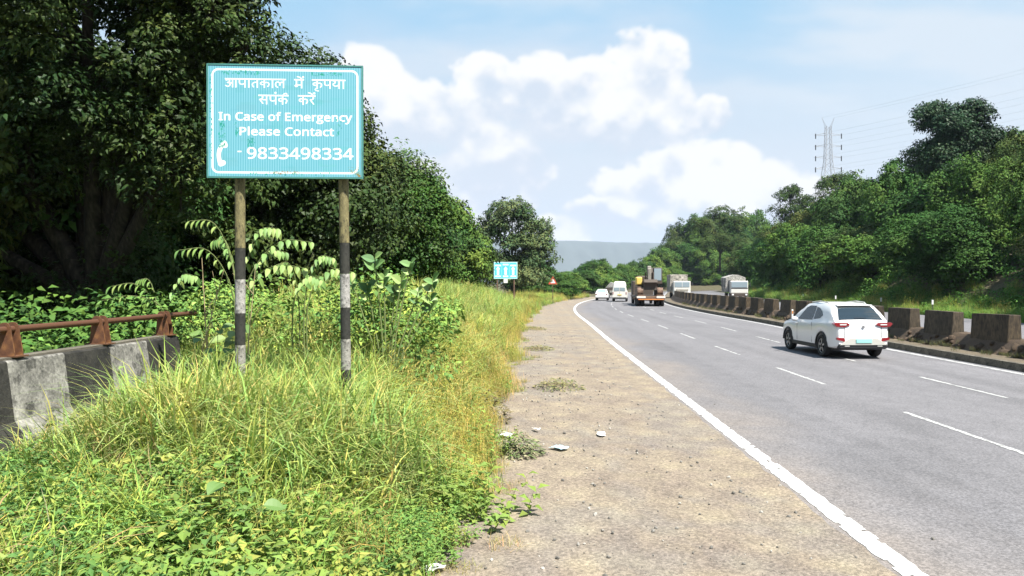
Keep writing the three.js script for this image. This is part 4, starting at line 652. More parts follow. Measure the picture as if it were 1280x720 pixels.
// cut weeds dropped on the shoulder, litter, gravel
{
  const heap = (label, x, d, w, l, h, seed, col) => {
    const r = rng(seed), P = [], C = [], t = thing('weed_heap', label, 'weed heap', [x, 0.0, d]);
    for (let k = 0; k < 420; k++) { const a = r() * 6.28, q = Math.pow(r(), 0.7), p = V(Math.cos(a) * q * w / 2, (1 - q * q) * h * r() + 0.008, Math.sin(a) * q * l / 2), c = col[(r() * col.length) | 0], v = 0.7 + 0.6 * r(); leafInto2(P, C, p, V(Math.cos(a + r() * 2 - 1), (r() - 0.3) * 0.6, Math.sin(a + r() * 2 - 1)), V(r() - 0.5, 1, r() - 0.5), 0.07 + 0.06 * r(), 0.02 + 0.02 * r(), [c[0] * v, c[1] * v, c[2] * v]); }
    put('leaves', geoOf(P, C), M.leaf, t).userData.kind = 'stuff';
    const tw = []; for (let k = 0; k < 14; k++) { const a = r() * 6.28, q = 0.2 + 0.35 * r(); tw.push(tube([V((r() - 0.5) * w * 0.4, 0.02 + h * 0.4 * r(), (r() - 0.5) * l * 0.4), V(Math.cos(a) * w * q, 0.03 + h * 0.5 * r(), Math.sin(a) * l * q)], 0.005, 0.002, 4)); }
    put('twigs', tw, M.twig, t);
  };
  const olive = [[0.2, 0.19, 0.08], [0.16, 0.17, 0.06], [0.24, 0.2, 0.1], [0.1, 0.12, 0.05]], wilt = [[0.09, 0.12, 0.05], [0.14, 0.16, 0.07], [0.22, 0.2, 0.12]];
  heap('wide heap of wilted weeds lying out on the dusty shoulder', 0.48, 16.1, 1.05, 1.3, 0.2, 1, olive);
  heap('dark heap of wilted broad leaves at the grass edge beside the wrapper', -0.22, 9.85, 0.62, 0.7, 0.24, 2, wilt);
  heap('low spread of wilted weeds joined to the grass edge', 0.1, 25.5, 1.1, 1.4, 0.14, 3, olive);
  heap('thin spread of dry weeds near the far grass edge', -0.1, 37, 1.2, 2.2, 0.12, 4, olive);
  heap('brown withered clump standing at the foot of the grass bank', -0.75, 12.2, 0.7, 0.8, 0.5, 6, [[0.12, 0.1, 0.05], [0.16, 0.13, 0.06], [0.08, 0.08, 0.04]]);
  const scrap = (name, label, cat, x, d, w, l, m, seed, curl = 0.04) => { const g = new THREE.PlaneGeometry(w *= 0.72, l *= 0.72, 7, 7).rotateX(-Math.PI / 2), p = g.attributes.position; for (let i = 0; i < p.count; i++) { const n = fbm2(p.getX(i) / w * 2.3 + seed * 7, p.getZ(i) / l * 2.3, 3), e = 1 + 0.5 * (noise2(p.getX(i) * 30 + seed, p.getZ(i) * 30) - 0.5); p.setXYZ(i, p.getX(i) * e, 0.012 + curl * n, p.getZ(i) * e); } g.computeVertexNormals(); const o = put(name, g, m); o.position.set(x, Math.max(0, groundY(x, d)) + 0.004, -d); o.rotation.y = seed * 1.3; tag(o, label, cat); };
  scrap('paper_scrap', 'white paper scrap lying by the leafy weeds', 'paper', -0.78, 5.75, 0.17, 0.26, M.litter, 2, 0.05);
  scrap('plastic_wrapper', 'pale blue plastic wrapper lying on the sandy shoulder', 'wrapper', 0.32, 10.1, 0.26, 0.3, M.wrapper, 3, 0.05);
  scrap('paper_scrap', 'curled white paper strip on the shoulder beyond the blue wrapper', 'paper', 0.0, 11.35, 0.24, 0.1, M.litter, 4, 0.06);
  scrap('paper_scrap', 'small crumpled white paper at the ragged edge of the weeds', 'paper', -0.58, 7.55, 0.12, 0.14, M.litter, 5, 0.07);
  scrap('paper_scrap', 'flat dusty paper strip out on the sand near the white line', 'paper', 0.95, 11.1, 0.42, 0.16, M.litter, 6, 0.012);
  scrap('plastic_wrapper', 'grey plastic scrap half under the wilted broad leaves', 'wrapper', -0.42, 10.9, 0.28, 0.35, M.litter, 7, 0.06);
  const r = rng(71), peb = new THREE.IcosahedronGeometry(1, 0), items = [];
  for (let k = 0; k < 5500; k++) { const d = 2.5 + Math.pow(r(), 1.5) * 34, x = mix(vergeX(d) - 0.4, roadL(d) + (r() < 0.04 ? 1.5 : 0.05), r()), n = fbm2(x * 1.2, d * 0.8, 3); if (r() > ss(0.3, 0.65, n) + 0.25) continue; const s = 0.004 + Math.pow(r(), 5) * 0.018, v = 0.1 + r() * r() * 0.3; items.push([V(x, s * 0.3 + 0.003, -d), QU(r, 6), V(s * 1.3, s * 0.8, s), rgb(v * 1.06, v, v * 0.9)]); }
  tag(scatterMesh('gravel', peb, std({ color: rgb(1, 1, 1), roughness: 0.95 }), items, scene), 'loose gravel scattered over the shoulder', 'gravel', null, 'stuff');
}
// ---------------------------------------------------------------- vehicles (local axes: rear bumper at z 0, nose towards -z)
const lut = (t) => (v) => { if (v <= t[0][0]) return t[0][1]; for (let i = 1; i < t.length; i++) if (v <= t[i][0]) { const u = (v - t[i - 1][0]) / (t[i][0] - t[i - 1][0]); return mix(t[i - 1][1], t[i][1], u * u * (3 - 2 * u) * 0.5 + u * 0.5); } return t[t.length - 1][1]; };
function carShell({ len, top, bot, plan, belt, tumble, wheels, wr }) {
  const ds = new Set(); for (let d = 0; d <= len + 1e-6; d += 0.06) ds.add(+d.toFixed(3)); for (const w of wheels) for (let k = 0; k <= 16; k++) ds.add(+(w - wr * Math.cos(k / 16 * Math.PI)).toFixed(3)); ds.add(+len.toFixed(3));
  const st = [...ds].filter((d) => d >= 0 && d <= len).sort((a, b) => a - b), pos = [], idx = [];
  const floor = (d) => { let y = bot(d); for (const w of wheels) { const u = Math.abs(d - w); if (u < wr) y = Math.max(y, 0.34 + Math.sqrt(wr * wr - u * u) * 1.0); } return y; };
  const ring = (d) => {
    const p = plan(d), t = top(d), b = floor(d), bl = Math.min(belt(d), t - 0.04), mid = Math.max(mix(b, bl, 0.45), b + 0.02), o = [[0, b], [p * 0.9, b], [p * 0.97, b + Math.min(0.04, (bl - b) * 0.2)], [p * 0.995, mix(b, mid, 0.6)], [p, mid], [p * 0.998, mix(mid, bl, 0.6)], [p * 0.985, bl - 0.015], [p * 0.965, bl + 0.01]];
    const h = Math.max(0, t - bl - 0.03), xr = p * 0.965 - h * tumble; for (const f of [0.3, 0.6, 0.85]) o.push([p * 0.965 - h * f * tumble, bl + 0.01 + h * f]); o.push([xr - 0.05, t - 0.012], [xr * 0.72, t + 0.006], [xr * 0.35, t + 0.012], [0, t + 0.015]); return o;
  };
  const K = ring(1).length, full = K * 2 - 2;
  for (const d of st) { const h = ring(d); for (let k = 0; k < K; k++) pos.push(h[k][0], h[k][1], -d); for (let k = K - 2; k > 0; k--) pos.push(-h[k][0], h[k][1], -d); }
  for (let j = 0; j < st.length - 1; j++) for (let k = 0; k < full; k++) { const a = j * full + k, b = j * full + (k + 1) % full; idx.push(a, b, a + full, b, b + full, a + full); }
  for (const [j, s] of [[0, 1], [st.length - 1, -1]]) { const c = pos.length / 3; let y = 0; for (let k = 0; k < full; k++) y += pos[(j * full + k) * 3 + 1] / full; pos.push(0, y, -st[j] + (s > 0 ? 0.03 : -0.03)); for (let k = 0; k < full; k++) { const a = j * full + k, b = j * full + (k + 1) % full; s > 0 ? idx.push(a, c, b) : idx.push(a, b, c); } }
  const g = new THREE.BufferGeometry(); g.setAttribute('position', new THREE.Float32BufferAttribute(pos, 3)); g.setIndex(idx);
  const out = toCreasedNormals(g, 0.62);
  out.userData = { side: (d, y) => plan(d) * 0.965 - Math.max(0, y - belt(d) - 0.01) * tumble };
  return out;
}
function sidePatch(pts, side, s, off = 0.008) { const g = new THREE.ShapeGeometry(new THREE.Shape(pts.map(([d, y]) => new THREE.Vector2(d, y)))), p = g.attributes.position; for (let i = 0; i < p.count; i++) { const d = p.getX(i), y = p.getY(i); p.setXYZ(i, s * (side(d, y) + off), y, -d); } g.computeVertexNormals(); return g; }
function topPatch(d0, d1, w0, w1, top, n = 8, off = 0.012, lip = 0.02) { const pos = [], idx = []; for (let j = 0; j <= n; j++) { const t = j / n, d = mix(d0, d1, t), w = mix(w0, w1, t), e = 0.01, sl = (top(d + e) - top(d - e)) / (2 * e), m = Math.hypot(1, sl); for (let i = 0; i <= 8; i++) { const u = i / 4 - 1; pos.push(u * w, top(d) + off / m + lip * (1 - u * u), -(d - off * sl / m)); } } for (let j = 0; j < n; j++) for (let i = 0; i < 8; i++) { const a = j * 9 + i; idx.push(a, a + 1, a + 9, a + 1, a + 10, a + 9); } const g = new THREE.BufferGeometry(); g.setAttribute('position', new THREE.Float32BufferAttribute(pos, 3)); g.setIndex(idx); g.computeVertexNormals(); return g; }
function wheel(parent, x, d, r, w, m = M.alloy, spokes = 5) {
  const g = new THREE.Group(); g.name = 'wheel'; g.position.set(x, r, -d); parent.add(g); const s = Math.sign(x);
  const pr = [[r * 0.66, -w / 2], [r * 0.93, -w / 2], [r, -w * 0.32], [r, w * 0.32], [r * 0.93, w / 2], [r * 0.66, w / 2], [r * 0.64, 0], [r * 0.66, -w / 2]].map(([a, b]) => new THREE.Vector2(a, b));
  put('tyre', new THREE.LatheGeometry(pr, 28).rotateZ(Math.PI / 2), M.tyre, g);
  const parts = [cyl(r * 0.6, w * 0.3, -s * w * 0.1, 0, 0, 'x', 24), cyl(r * 0.16, w * 0.3, s * w * 0.3, 0, 0, 'x', 12)]; 
  put('hub', parts.map((q) => q), M.plastic, g);
  const sp = []; for (let k = 0; k < spokes; k++) sp.push(box(0.03, r * 0.52, r * 0.15, s * w * 0.36, r * 0.36, 0).rotateX(k / spokes * Math.PI * 2)); sp.push(new THREE.TorusGeometry(r * 0.62, r * 0.035, 6, 28).rotateY(Math.PI / 2).translate(s * w * 0.36, 0, 0));
  put('rim', sp, m, g);
}
const X = (px, d) => (px - VX) / F * d;
{ // white compact SUV
  const d0 = 22.4, t = thing('compact_suv', 'white compact SUV driving away beside the median with a teal number plate', 'car', [9.5, 0.012, d0], 0.055); t.scale.x = 0.96;
  const top = lut([[0, 0.92], [0.05, 1.03], [0.16, 1.15], [0.31, 1.29], [0.47, 1.44], [0.6, 1.53], [0.76, 1.57], [1.2, 1.61], [1.8, 1.625], [2.35, 1.57], [2.8, 1.36], [3.2, 1.1], [3.36, 1.04], [3.9, 0.96], [4.18, 0.84], [4.31, 0.66]]);
  const plan = lut([[0, 0.74], [0.06, 0.8], [0.16, 0.855], [0.4, 0.895], [0.9, 0.905], [3.4, 0.9], [3.95, 0.85], [4.2, 0.74], [4.31, 0.58]]);
  const bot = lut([[0, 0.36], [0.25, 0.3], [0.5, 0.3], [3.9, 0.27], [4.31, 0.34]]), belt = lut([[0, 1.06], [0.9, 1.04], [2.6, 0.97], [3.3, 0.94], [4.31, 0.8]]);
  const body = carShell({ len: 4.31, top, bot, plan, belt, tumble: 0.38, wheels: [0.86, 3.44], wr: 0.385 }), side = body.userData.side;
  put('body', body, M.carWhite, t);
  const win = put('rear_window', topPatch(0.14, 0.55, 0.68, 0.53, top), M.glass, t);
  put('wiper', box(0.36, 0.015, 0.02, -0.02, 1.195, -0.135).rotateZ(0.0), M.plastic, win);
  put('spoiler', [rbox(1.1, 0.03, 0.18, 0, 1.555, -0.6, 0.014)], M.carWhite, t);
  for (const s of [-1, 1]) {
    put('side_window', sidePatch([[0.92, 1.25], [1.06, 1.15], [1.5, 1.1], [1.52, 1.48], [1.32, 1.46], [1.08, 1.37]], side, s), M.sideGlass, t);
    put('side_window', sidePatch([[1.58, 1.085], [2.62, 1.055], [2.7, 1.09], [2.3, 1.44], [2.05, 1.51], [1.57, 1.51]], side, s), M.sideGlass, t);
    put('sill', rbox(0.06, 0.13, 1.86, s * 0.865, 0.3, -2.15, 0.025), M.plastic, t);
    for (const w of [0.86, 3.44]) put('arch_trim', new THREE.TorusGeometry(0.4, 0.028, 6, 24, Math.PI).rotateY(Math.PI / 2).translate(s * (w < 1 ? 0.885 : 0.885), 0.335, -w), M.plastic, t);
    for (const w of [0.86, 3.44]) wheel(t, s * 0.79, w, 0.335, 0.21);
    const tl = put('tail_light', new THREE.ExtrudeGeometry(new THREE.Shape([[0.4, 1.0], [0.47, 1.055], [0.84, 1.06], [0.89, 1.03], [0.82, 0.955], [0.58, 0.935]].map(([x, y]) => new THREE.Vector2(x * s, y))), { depth: 0.16, bevelEnabled: true, bevelSize: 0.008, bevelThickness: 0.01, bevelSegments: 2 }).translate(0, 0, -0.135), M.lampRed, t);
    put('light_bar', new THREE.BoxGeometry(0.2, 0.025, 0.01).translate(s * 0.62, 1.005, 0.036), M.lampClear, tl);
    put('reflector', new THREE.ExtrudeGeometry(new THREE.Shape([[0.54, 0.5], [0.58, 0.62], [0.8, 0.63], [0.8, 0.57]].map(([x, y]) => new THREE.Vector2(x * s, y))), { depth: 0.1, bevelEnabled: false }).translate(0, 0, -0.07), M.lampRed, t);
    put('mirror', new THREE.SphereGeometry(1, 14, 10).scale(0.11, 0.075, 0.07).translate(s * 1.0, 1.06, -2.62), M.carWhite, t);
    put('roof_rail', tube([V(s * 0.57, 1.55, -0.9), V(s * 0.58, 1.625, -1.05), V(s * 0.59, 1.655, -1.6), V(s * 0.57, 1.61, -2.2)], 0.018, 0.018, 6), M.silver, t);
    for (const [a, y] of [[1.72, 0.93], [2.72, 0.92]]) put('door_handle', rbox(0.025, 0.028, 0.17, s * 0.905, y, -a, 0.01), M.carWhite, t);
    for (const a of [1.53, 2.66]) put('door_gap', box(0.006, 0.62, 0.008, s * 0.9, 0.7, -a), M.plastic, t);
    put('exhaust_trim', rbox(0.16, 0.05, 0.05, s * 0.5, 0.385, 0.03, 0.02), M.silver, t);
  }
  put('rear_bumper', rbox(1.5, 0.16, 0.2, 0, 0.375, -0.06, 0.06), M.plastic, t);
  put('skid_plate', new THREE.ExtrudeGeometry(new THREE.Shape([[-0.5, 0.56], [-0.42, 0.6], [0.42, 0.6], [0.5, 0.56], [0.7, 0.42], [-0.7, 0.42]].map(([x, y]) => new THREE.Vector2(x, y))), { depth: 0.05, bevelEnabled: true, bevelSize: 0.01, bevelThickness: 0.01 }).translate(0, 0, 0.005), M.silver, t);
  put('number_plate', rbox(0.48, 0.115, 0.015, 0, 0.535, 0.078, 0.006), M.plate, t);
  put('badge', cyl(0.05, 0.015, 0, 0.94, 0.028, 'z', 8), M.alloy, t);
  put('tailgate_gap', [box(0.006, 0.36, 0.01, 0.56, 0.8, 0.012), box(0.006, 0.36, 0.01, -0.56, 0.8, 0.012)], M.plastic, t);
  put('underbody', box(1.5, 0.1, 3.6, 0, 0.29, -2.1), M.plastic, t);
}
{ // far white saloon
  const d = 100, t = thing('white_hatchback', 'small white car far ahead in the lane by the shoulder', 'car', [X(751.5, d), 0.012, d], -0.15);
  const top = lut([[0, 0.92], [0.2, 1.0], [0.55, 1.08], [1.1, 1.42], [1.5, 1.5], [2.2, 1.49], [2.9, 1.1], [3.8, 0.86], [4, 0.7]]), plan = lut([[0, 0.76], [0.2, 0.84], [3.4, 0.84], [4, 0.62]]);
  const body = carShell({ len: 4, top, bot: lut([[0, 0.38], [4, 0.3]]), plan, belt: lut([[0, 0.95], [4, 0.88]]), tumble: 0.36, wheels: [0.75, 3.2], wr: 0.34 });
  put('body', body, M.carWhite, t); put('rear_window', topPatch(0.6, 1.08, 0.58, 0.5, top), M.screen, t); put('rear_bumper', rbox(1.5, 0.16, 0.14, 0, 0.36, -0.03), M.plastic, t);
  for (const s of [-1, 1]) { put('side_window', sidePatch([[0.95, 1.02], [2.7, 1.0], [2.1, 1.38], [1.3, 1.36]], body.userData.side, s), M.glass, t); put('tail_light', rbox(0.18, 0.16, 0.08, s * 0.68, 0.84, -0.02, 0.03), M.lampRed, t); for (const w of [0.75, 3.2]) wheel(t, s * 0.72, w, 0.3, 0.18); }
}
{ // white van
  const d = 94, t = thing('white_van', 'white high-roofed van driving ahead in the middle lane', 'van', [X(774, d), 0.012, d], -0.14);
  const top = lut([[0, 1.9], [0.1, 2.3], [0.35, 2.5], [3.6, 2.48], [4.2, 1.9], [4.7, 1.2], [5.2, 0.95]]), plan = lut([[0, 0.88], [0.25, 0.93], [4.4, 0.93], [5.2, 0.78]]);
  const body = carShell({ len: 5.2, top, bot: lut([[0, 0.42], [5.2, 0.36]]), plan, belt: lut([[0, 1.3], [4, 1.25], [5.2, 0.95]]), tumble: 0.2, wheels: [0.95, 4.1], wr: 0.38 });
  put('body', body, M.vanWhite, t);
  for (const s of [-1, 1]) { put('rear_window', rbox(0.62, 0.44, 0.03, s * 0.36, 1.55, 0.03, 0.05), M.screen, t); put('tail_light', rbox(0.1, 0.3, 0.04, s * 0.8, 1.05, 0.02), M.lampRed, t); for (const w of [0.95, 4.1]) wheel(t, s * 0.8, w, 0.34, 0.22); put('side_window', sidePatch([[0.5, 1.4], [3.9, 1.38], [3.7, 1.9], [0.5, 1.95]], body.userData.side, s), M.glass, t); }
  put('rear_bumper', rbox(1.7, 0.2, 0.16, 0, 0.45, 0.02), M.plastic, t); put('door_gap', box(0.012, 1.5, 0.01, 0, 1.35, 0.04), M.plastic, t); put('number_plate', rbox(0.5, 0.12, 0.02, 0, 0.85, 0.04), M.yellow, t);
}
{ // small goods vehicle far ahead
  const d = 118, t = thing('goods_carrier', 'dark goods carrier with a pale sloping cover ahead of the white van', 'truck', [X(763.5, d), 0.012, d], -0.2);
  put('load_bed', box(1.6, 0.9, 2.6, 0, 1.15, -1.4), M.machine, t); put('cover', new THREE.ExtrudeGeometry(new THREE.Shape([[-0.85, 0], [0.85, 0.1], [0.5, 0.62], [-0.1, 0.8]].map(([x, y]) => new THREE.Vector2(x, y))), { depth: 2.6, bevelEnabled: true, bevelSize: 0.03, bevelThickness: 0.03 }).translate(0, 1.62, -2.7), M.tarp, t); put('tailboard', rbox(0.7, 0.35, 0.04, 0.1, 1.0, -0.06), M.tarp, t);
  put('cab', rbox(1.6, 1.5, 1.3, 0, 1.1, -3.5, 0.1), M.vanWhite, t); for (const s of [-1, 1]) for (const w of [0.7, 3.4]) wheel(t, s * 0.68, w, 0.32, 0.2);
}
{ // low-loader with an excavator on it
  const d = 74.5, x = X(813, d), t = thing('low_loader', 'low-loader trailer with a dusty tail beam carrying the excavator', 'trailer', [x, 0.012, d], -0.06);
  put('deck', box(2.8, 0.16, 9, 0, 0.92, -4.6), M.machine, t); put('tail_beam', rbox(2.85, 0.26, 0.14, 0, 0.88, 0.0, 0.03), M.dustySteel, t);
  for (const s of [-1, 1]) { put('marker_board', rbox(0.86, 0.18, 0.03, s * 0.95, 0.9, 0.085), M.vanWhite, t); put('tail_light', rbox(0.2, 0.1, 0.04, s * 1.2, 0.7, 0.05), M.lampRed, t); put('ramp', rbox(0.7, 0.1, 1.0, s * 0.9, 1.06, -0.5), M.dustySteel, t); for (const w of [1.0, 2.1, 3.2]) for (const q of [0.72, 1.18]) wheel(t, s * q, w, 0.4, 0.3, M.dustySteel, 6); }
  put('orange_beam', rbox(2.5, 0.1, 0.08, 0, 0.68, 0.04), M.orange, t); put('chassis', box(1.0, 0.3, 8.6, 0, 0.7, -4.6), M.machine, t);
  put('cab', rbox(2.3, 2.1, 2.2, 0, 1.5, -11, 0.15), M.machine, t); for (const s of [-1, 1]) wheel(t, s * 1.0, 11.3, 0.5, 0.3, M.dustySteel, 6);
  const e = thing('excavator', 'yellow excavator with folded boom carried on the low-loader', 'excavator', [x + 0.15, 1.012, d + 1.4], -0.06);
  for (const s of [-1, 1]) { const tr = put('track', new THREE.ExtrudeGeometry(new THREE.Shape().absarc(0, 0, 0.4, Math.PI / 2, Math.PI * 1.5, false).lineTo(3.2, -0.4).absarc(3.2, 0, 0.4, -Math.PI / 2, Math.PI / 2, false), { depth: 0.52, bevelEnabled: true, bevelSize: 0.02, bevelThickness: 0.02, curveSegments: 10 }).rotateY(Math.PI / 2).translate(s * 0.98 - 0.26, 0.42, -0.5), M.dustySteel, e); for (let k = 0; k < 9; k++) put('track_shoe', box(0.54, 0.05, 0.22, s * 0.98, 0.85, -0.5 - k * 0.4), M.machine, tr); }
  put('turntable', cyl(0.75, 0.25, 0, 0.95, -2.1, 'y', 20), M.machine, e);
  put('engine_housing', rbox(2.2, 1.05, 1.6, -0.05, 1.5, -3.1, 0.12), M.machine, e); put('counterweight', rbox(0.62, 0.8, 1.7, -1.02, 1.5, -1.9, 0.14), M.yellow, e);
  const cab = put('cab', rbox(0.9, 1.7, 1.5, 0.82, 2.0, -1.9, 0.1), M.machine, e); put('cab_window', rbox(0.72, 1.2, 0.03, 0.82, 2.15, -1.14, 0.04), M.screen, cab); put('cab_window', rbox(0.03, 1.0, 1.1, 1.275, 2.2, -1.9, 0.02), M.screen, cab);
  put('boom', new THREE.ExtrudeGeometry(new THREE.Shape([[0, 1.2], [0.5, 2.3], [0.25, 2.8], [-0.35, 2.6], [0, 2.1], [-0.5, 1.4]].map(([a, b]) => new THREE.Vector2(a, b))), { depth: 0.5, bevelEnabled: true, bevelSize: 0.02, bevelThickness: 0.02 }).rotateY(-Math.PI / 2).translate(0.3, 0, -1.4), M.machine, e);
  put('arm', [rbox(0.34, 1.9, 0.4, -0.05, 1.75, -0.75, 0.06).rotateX(0.08), rbox(0.4, 0.7, 0.45, -0.05, 2.65, -0.9, 0.08)], M.cream, e);
  put('hydraulic_cylinder', [cyl(0.07, 1.2, -0.4, 1.8, -0.9), cyl(0.07, 1.2, 0.35, 1.8, -0.9)], M.machine, e);
  put('bucket', new THREE.ExtrudeGeometry(new THREE.Shape().moveTo(-0.5, 0.3).quadraticCurveTo(-0.7, 1.1, 0.1, 1.3).lineTo(0.5, 1.0).quadraticCurveTo(0.0, 0.9, 0.1, 0.25), { depth: 1.3, bevelEnabled: false, curveSegments: 8 }).rotateY(-Math.PI / 2).translate(0.7, 0.35, -0.4), M.machine, e);
}
// two lorries coming the other way (fronts towards the viewer: nose at z 0, load behind)
{
  const d = 108, t = thing('box_lorry', 'cream box lorry with a white cab coming along the opposite carriageway', 'truck', [X(851, d), 0.012, d], -0.1);
  put('cargo_box', rbox(2.5, 2.5, 6.5, -0.25, 2.3, -5.2, 0.05), M.cream, t); for (let k = 0; k < 7; k++) put('box_rib', box(0.03, 2.4, 0.06, -1.515, 2.3, -2.2 - k * 0.95), M.cream, t);
  const cab = put('cab', rbox(2.35, 1.9, 1.8, 0.05, 1.65, -0.95, 0.12), M.vanWhite, t); put('windscreen', rbox(2.05, 0.72, 0.04, 0.05, 2.1, -0.04, 0.06), M.screen, cab); put('screen_pillar', box(0.05, 0.72, 0.05, 0.05, 2.1, -0.02), M.vanWhite, cab); put('grille', rbox(1.7, 0.3, 0.04, 0.05, 1.3, -0.04), M.cream, cab);
  put('bumper', rbox(2.4, 0.35, 0.2, 0.05, 0.72, 0, 0.05), M.vanWhite, t); for (const s of [-1, 1]) { put('headlight', rbox(0.3, 0.18, 0.06, s * 0.9 + 0.05, 1.02, -0.03, 0.03), M.lampClear, t); put('mirror', rbox(0.14, 0.45, 0.1, s * 1.38 + 0.05, 2.15, -0.2, 0.03), M.plastic, t); for (const w of [1.1, 6.4, 7.5]) wheel(t, s * 0.98, w, 0.48, 0.28, M.dustySteel, 6); }
  put('chassis', box(0.9, 0.3, 8, 0, 0.85, -4.5), M.machine, t);
}
{
  const d = 104, t = thing('tarpaulin_lorry', 'lorry with a pale tarpaulin-covered load on the opposite carriageway', 'truck', [X(921, d), 0.012, d], -0.14);
  const sh = new THREE.Shape([[-1.3, 0], [1.3, 0], [1.32, 1.9], [0.4, 2.25], [-0.3, 2.28], [-1.32, 1.95]].map(([a, b]) => new THREE.Vector2(a, b)));
  const g = new THREE.ExtrudeGeometry(sh, { depth: 5.6, steps: 14, bevelEnabled: true, bevelSize: 0.05, bevelThickness: 0.06 }).translate(-0.2, 1.1, -7.4), p = g.attributes.position; for (let i = 0; i < p.count; i++) { const q = p.getZ(i), y = p.getY(i); p.setX(i, p.getX(i) * (1 + 0.04 * Math.sin(q * 4 + y * 2))); if (y > 2.4) p.setY(i, y + 0.07 * Math.sin(q * 3.3)); } g.computeVertexNormals();
  put('load_cover', g, M.tarp, t); for (let k = 0; k < 5; k++) put('rope', tube([V(-1.56, 1.2, -2.2 - k * 1.1), V(-1.58, 2.2, -2.3 - k * 1.1), V(-1.56, 3.0, -2.2 - k * 1.1)], 0.025, 0.025, 5), M.plastic, t); put('load_rail', box(0.05, 0.1, 5.6, -1.6, 1.9, -4.6), M.plastic, t);
  const cab = put('cab', rbox(2.3, 1.7, 1.7, 0.1, 1.75, -0.9, 0.12), M.vanWhite, t); put('windscreen', rbox(2.1, 0.75, 0.04, 0.1, 2.1, -0.04, 0.05), M.screen, cab); put('cab_stripe', rbox(2.2, 0.12, 0.04, 0.1, 1.62, -0.04, 0.02), M.plastic, cab);
  put('bumper', rbox(2.35, 0.42, 0.24, 0.1, 0.72, 0, 0.05), M.machine, t); for (const s of [-1, 1]) { put('headlight', rbox(0.26, 0.2, 0.06, s * 0.88 + 0.1, 0.74, 0.13, 0.03), M.lampClear, t); put('mirror', rbox(0.16, 0.5, 0.1, s * 1.4 + 0.1, 2.1, -0.2, 0.03), M.plastic, t); for (const w of [1.0, 5.6, 6.7]) wheel(t, s * 0.98, w, 0.48, 0.28, M.dustySteel, 6); }
  put('chassis', box(0.9, 0.3, 7.2, 0, 0.9, -4), M.machine, t); put('side_gap', box(0.3, 1.6, 0.3, -1.0, 1.9, -1.8), M.plastic, t);
}
// ---------------------------------------------------------------- lesser signs, marker posts, pylon and lines
{
  const d = 56, W = 1.75, H = 1.26, x = X(632, d), cy = EYE + (VY - 338) / F * d, t = thing('lane_sign', 'small turquoise lane sign with three white arrow panels on two posts', 'road sign', [x, 0, d], 0.05);
  const cv = document.createElement('canvas'); cv.width = 512; cv.height = 370; const g = cv.getContext('2d'); g.fillStyle = '#4fb4c4'; g.fillRect(0, 0, 512, 370); g.strokeStyle = '#d8ecef'; g.lineWidth = 8; g.strokeRect(8, 8, 496, 354);
  g.fillStyle = '#eef6f6';
  for (const [cx, top] of [[90, 60], [256, 40], [422, 60]]) { g.fillRect(cx - 62, top, 124, 30); g.fillRect(cx - 24, 130, 48, 150); g.beginPath(); g.moveTo(cx, 96); g.lineTo(cx + 46, 160); g.lineTo(cx - 46, 160); g.fill(); g.fillRect(cx - 58, 300, 116, 30); }
  g.fillStyle = '#8fd3db'; g.fillRect(168, 10, 6, 350); g.fillRect(338, 10, 6, 350);
  const tx = new THREE.CanvasTexture(cv); tx.colorSpace = THREE.SRGBColorSpace;
  put('panel', rbox(W, H, 0.03, 0, cy, 0, 0.01), M.signBack, t); put('sign_face', new THREE.PlaneGeometry(W - 0.03, H - 0.03).translate(0, cy, 0.0175), std({ map: tx, roughness: 0.5 }), t);
  put('lower_plate', rbox(0.3, 0.3, 0.025, 0, cy - H / 2 - 0.15, 0.0, 0.01), M.litter, t);
  for (const s of [-1, 1]) put('post', cyl(0.055, cy + 0.4, s * 0.62, (cy + 0.4) / 2, -0.075, 'y', 12), M.dustySteel, t);
}
{
  const d = 86, x = X(691, d), cy = EYE + (VY - 352) / F * d, t = thing('warning_sign', 'small red and white triangular warning sign at the bend', 'road sign', [x, 0, d], 0.05);
  const tri = (r) => new THREE.Shape([0, 1, 2].map((k) => new THREE.Vector2(Math.sin(k * 2.094) * r, Math.cos(k * 2.094) * r)));
  put('red_triangle', new THREE.ExtrudeGeometry(tri(0.55), { depth: 0.02, bevelEnabled: true, bevelSize: 0.04, bevelThickness: 0.004 }).translate(0, cy, 0), std({ color: rgb(0.5, 0.07, 0.04), roughness: 0.6 }), t);
  put('white_triangle', new THREE.ExtrudeGeometry(tri(0.34), { depth: 0.006, bevelEnabled: false }).translate(0, cy, 0.026), M.litter, t);
  put('post', cyl(0.04, cy + 0.1, 0, (cy + 0.1) / 2, -0.05, 'y', 10), M.dustySteel, t);
}
for (const [px, d] of [[1161, 54.5], [1005, 74], [940, 86], [1083, 63]]) { const x = kerbX(d) + 15.1, t = thing('marker_post', 'thin roadside marker post with a pale reflector across the opposite carriageway', 'marker post', [x, groundY(x, d), d], 0, 'marker posts across the road'); put('post', box(0.09, 0.8, 0.05, 0, 0.4, 0), M.plastic, t); put('reflector', box(0.12, 0.32, 0.06, 0, 0.95, 0), M.litter, t); }
for (const d of [36.5, 39.5]) { const x = kerbX(d) + 0.5, t = thing('marker_post', 'short white marker post on the median in front of the blocks', 'marker post', [x, 0.15, d], 0, 'marker posts on the median'); put('post', rbox(0.09, 0.75, 0.05, 0, 0.37, 0, 0.02), M.litter, t); put('reflector', box(0.06, 0.14, 0.01, 0, 0.6, 0.031), M.orange, t); }
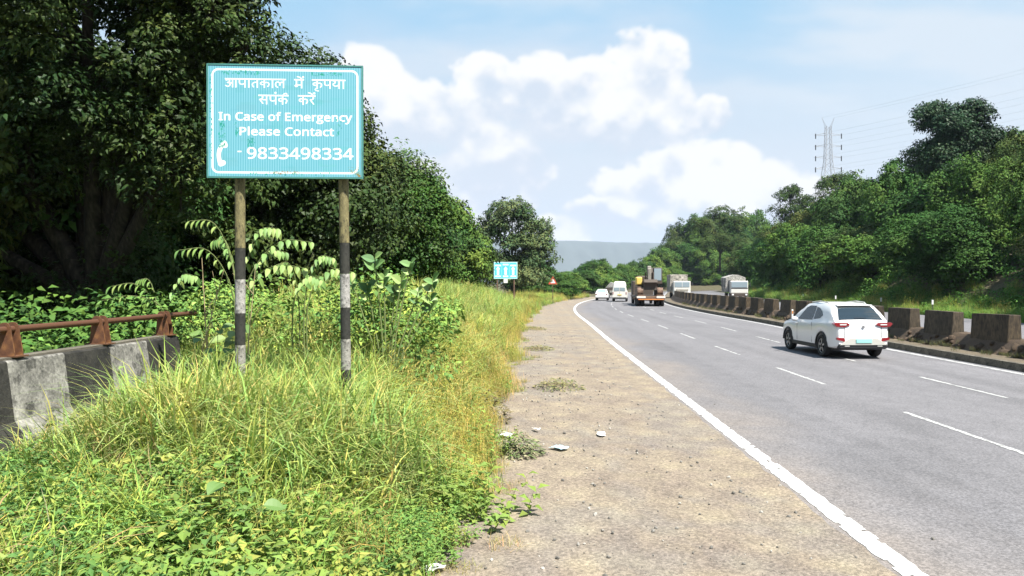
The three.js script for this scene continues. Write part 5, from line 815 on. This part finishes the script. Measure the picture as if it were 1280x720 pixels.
{ // lattice pylon and its wires
  const d = 400, x = X(1030, d), yT = EYE + (VY - 150) / F * d, y0 = groundY(x, d) - 1, H = yT - y0, t = thing('power_pylon', 'tall grey lattice power pylon rising behind the hillside trees', 'pylon', [x, y0, d]);
  const wAt = (y) => { const dn = H - y; return dn < 28 ? 1.1 + 0.7 * dn / 28 : 1.8 + (dn - 28) * 0.12; }, leg = (sx, sz, y) => V(sx * wAt(y), y, sz * wAt(y)), bars = [];
  for (const sx of [-1, 1]) for (const sz of [-1, 1]) put('leg', tube([leg(sx, sz, 0), leg(sx, sz, H - 22), leg(sx, sz, H - 4.5)], 0.2, 0.13, 5), M.steel, t);
  const ys = []; for (let y = H - 4.5; y > 0; y -= y > H - 24 ? 2.6 : 5) ys.push(y);
  for (let k = 0; k < ys.length - 1; k++) for (const [a, b] of [[[-1, 1], [1, 1]], [[1, -1], [-1, -1]], [[1, 1], [1, -1]], [[-1, -1], [-1, 1]]]) { bars.push(tube([leg(a[0], a[1], ys[k]), leg(b[0], b[1], ys[k + 1])], 0.07, 0.07, 4), tube([leg(b[0], b[1], ys[k]), leg(a[0], a[1], ys[k + 1])], 0.07, 0.07, 4)); }
  put('lattice', bars, M.steel, t);
  for (const s of [-1, 1]) put('earth_wire_peak', [tube([V(s * 0.8, H - 5, 0), V(s * 3.2, H, 0)], 0.12, 0.08, 4), tube([V(s * 1.3, H - 6, 0), V(s * 3.2, H, 0)], 0.1, 0.08, 4)], M.steel, t);
  const ends = [];
  for (const y of [H - 9, H - 14.8, H - 20.6, H - 26.4]) for (const s of [-1, 1]) { put('cross_arm', [tube([V(s * 1.4, y + 0.9, 0), V(s * 7, y, 0)], 0.13, 0.1, 4), tube([V(s * 1.4, y - 0.4, 0.6), V(s * 7, y, 0)], 0.13, 0.1, 4)], M.steel, t); put('insulator', cyl(0.26, 2.6, s * 6.6, y - 0.7, 0.6, 'y', 6).rotateZ(0), M.plastic, t); ends.push([x + s * 7, y0 + y]); }
  for (const s of [-1, 1]) ends.push([x + s * 3.2, y0 + H]);
  ends.forEach(([ex, ey], k) => {
    const to = V(ex + 190, ey + 22, -(d - 330)), a = V(ex, ey, -d), pts = []; for (let i = 0; i <= 20; i++) { const u = i / 20, p = a.clone().lerp(to, u); p.y -= 26 * u * (1 - u); pts.push(p); }
    const o = put('power_line', tube(pts, 0.035, 0.014, 4), M.signBack); tag(o, 'thin power line sagging from the pylon over the hillside', 'power line', 'power lines from the pylon');
  });
}
renderer.render(scene, camera);
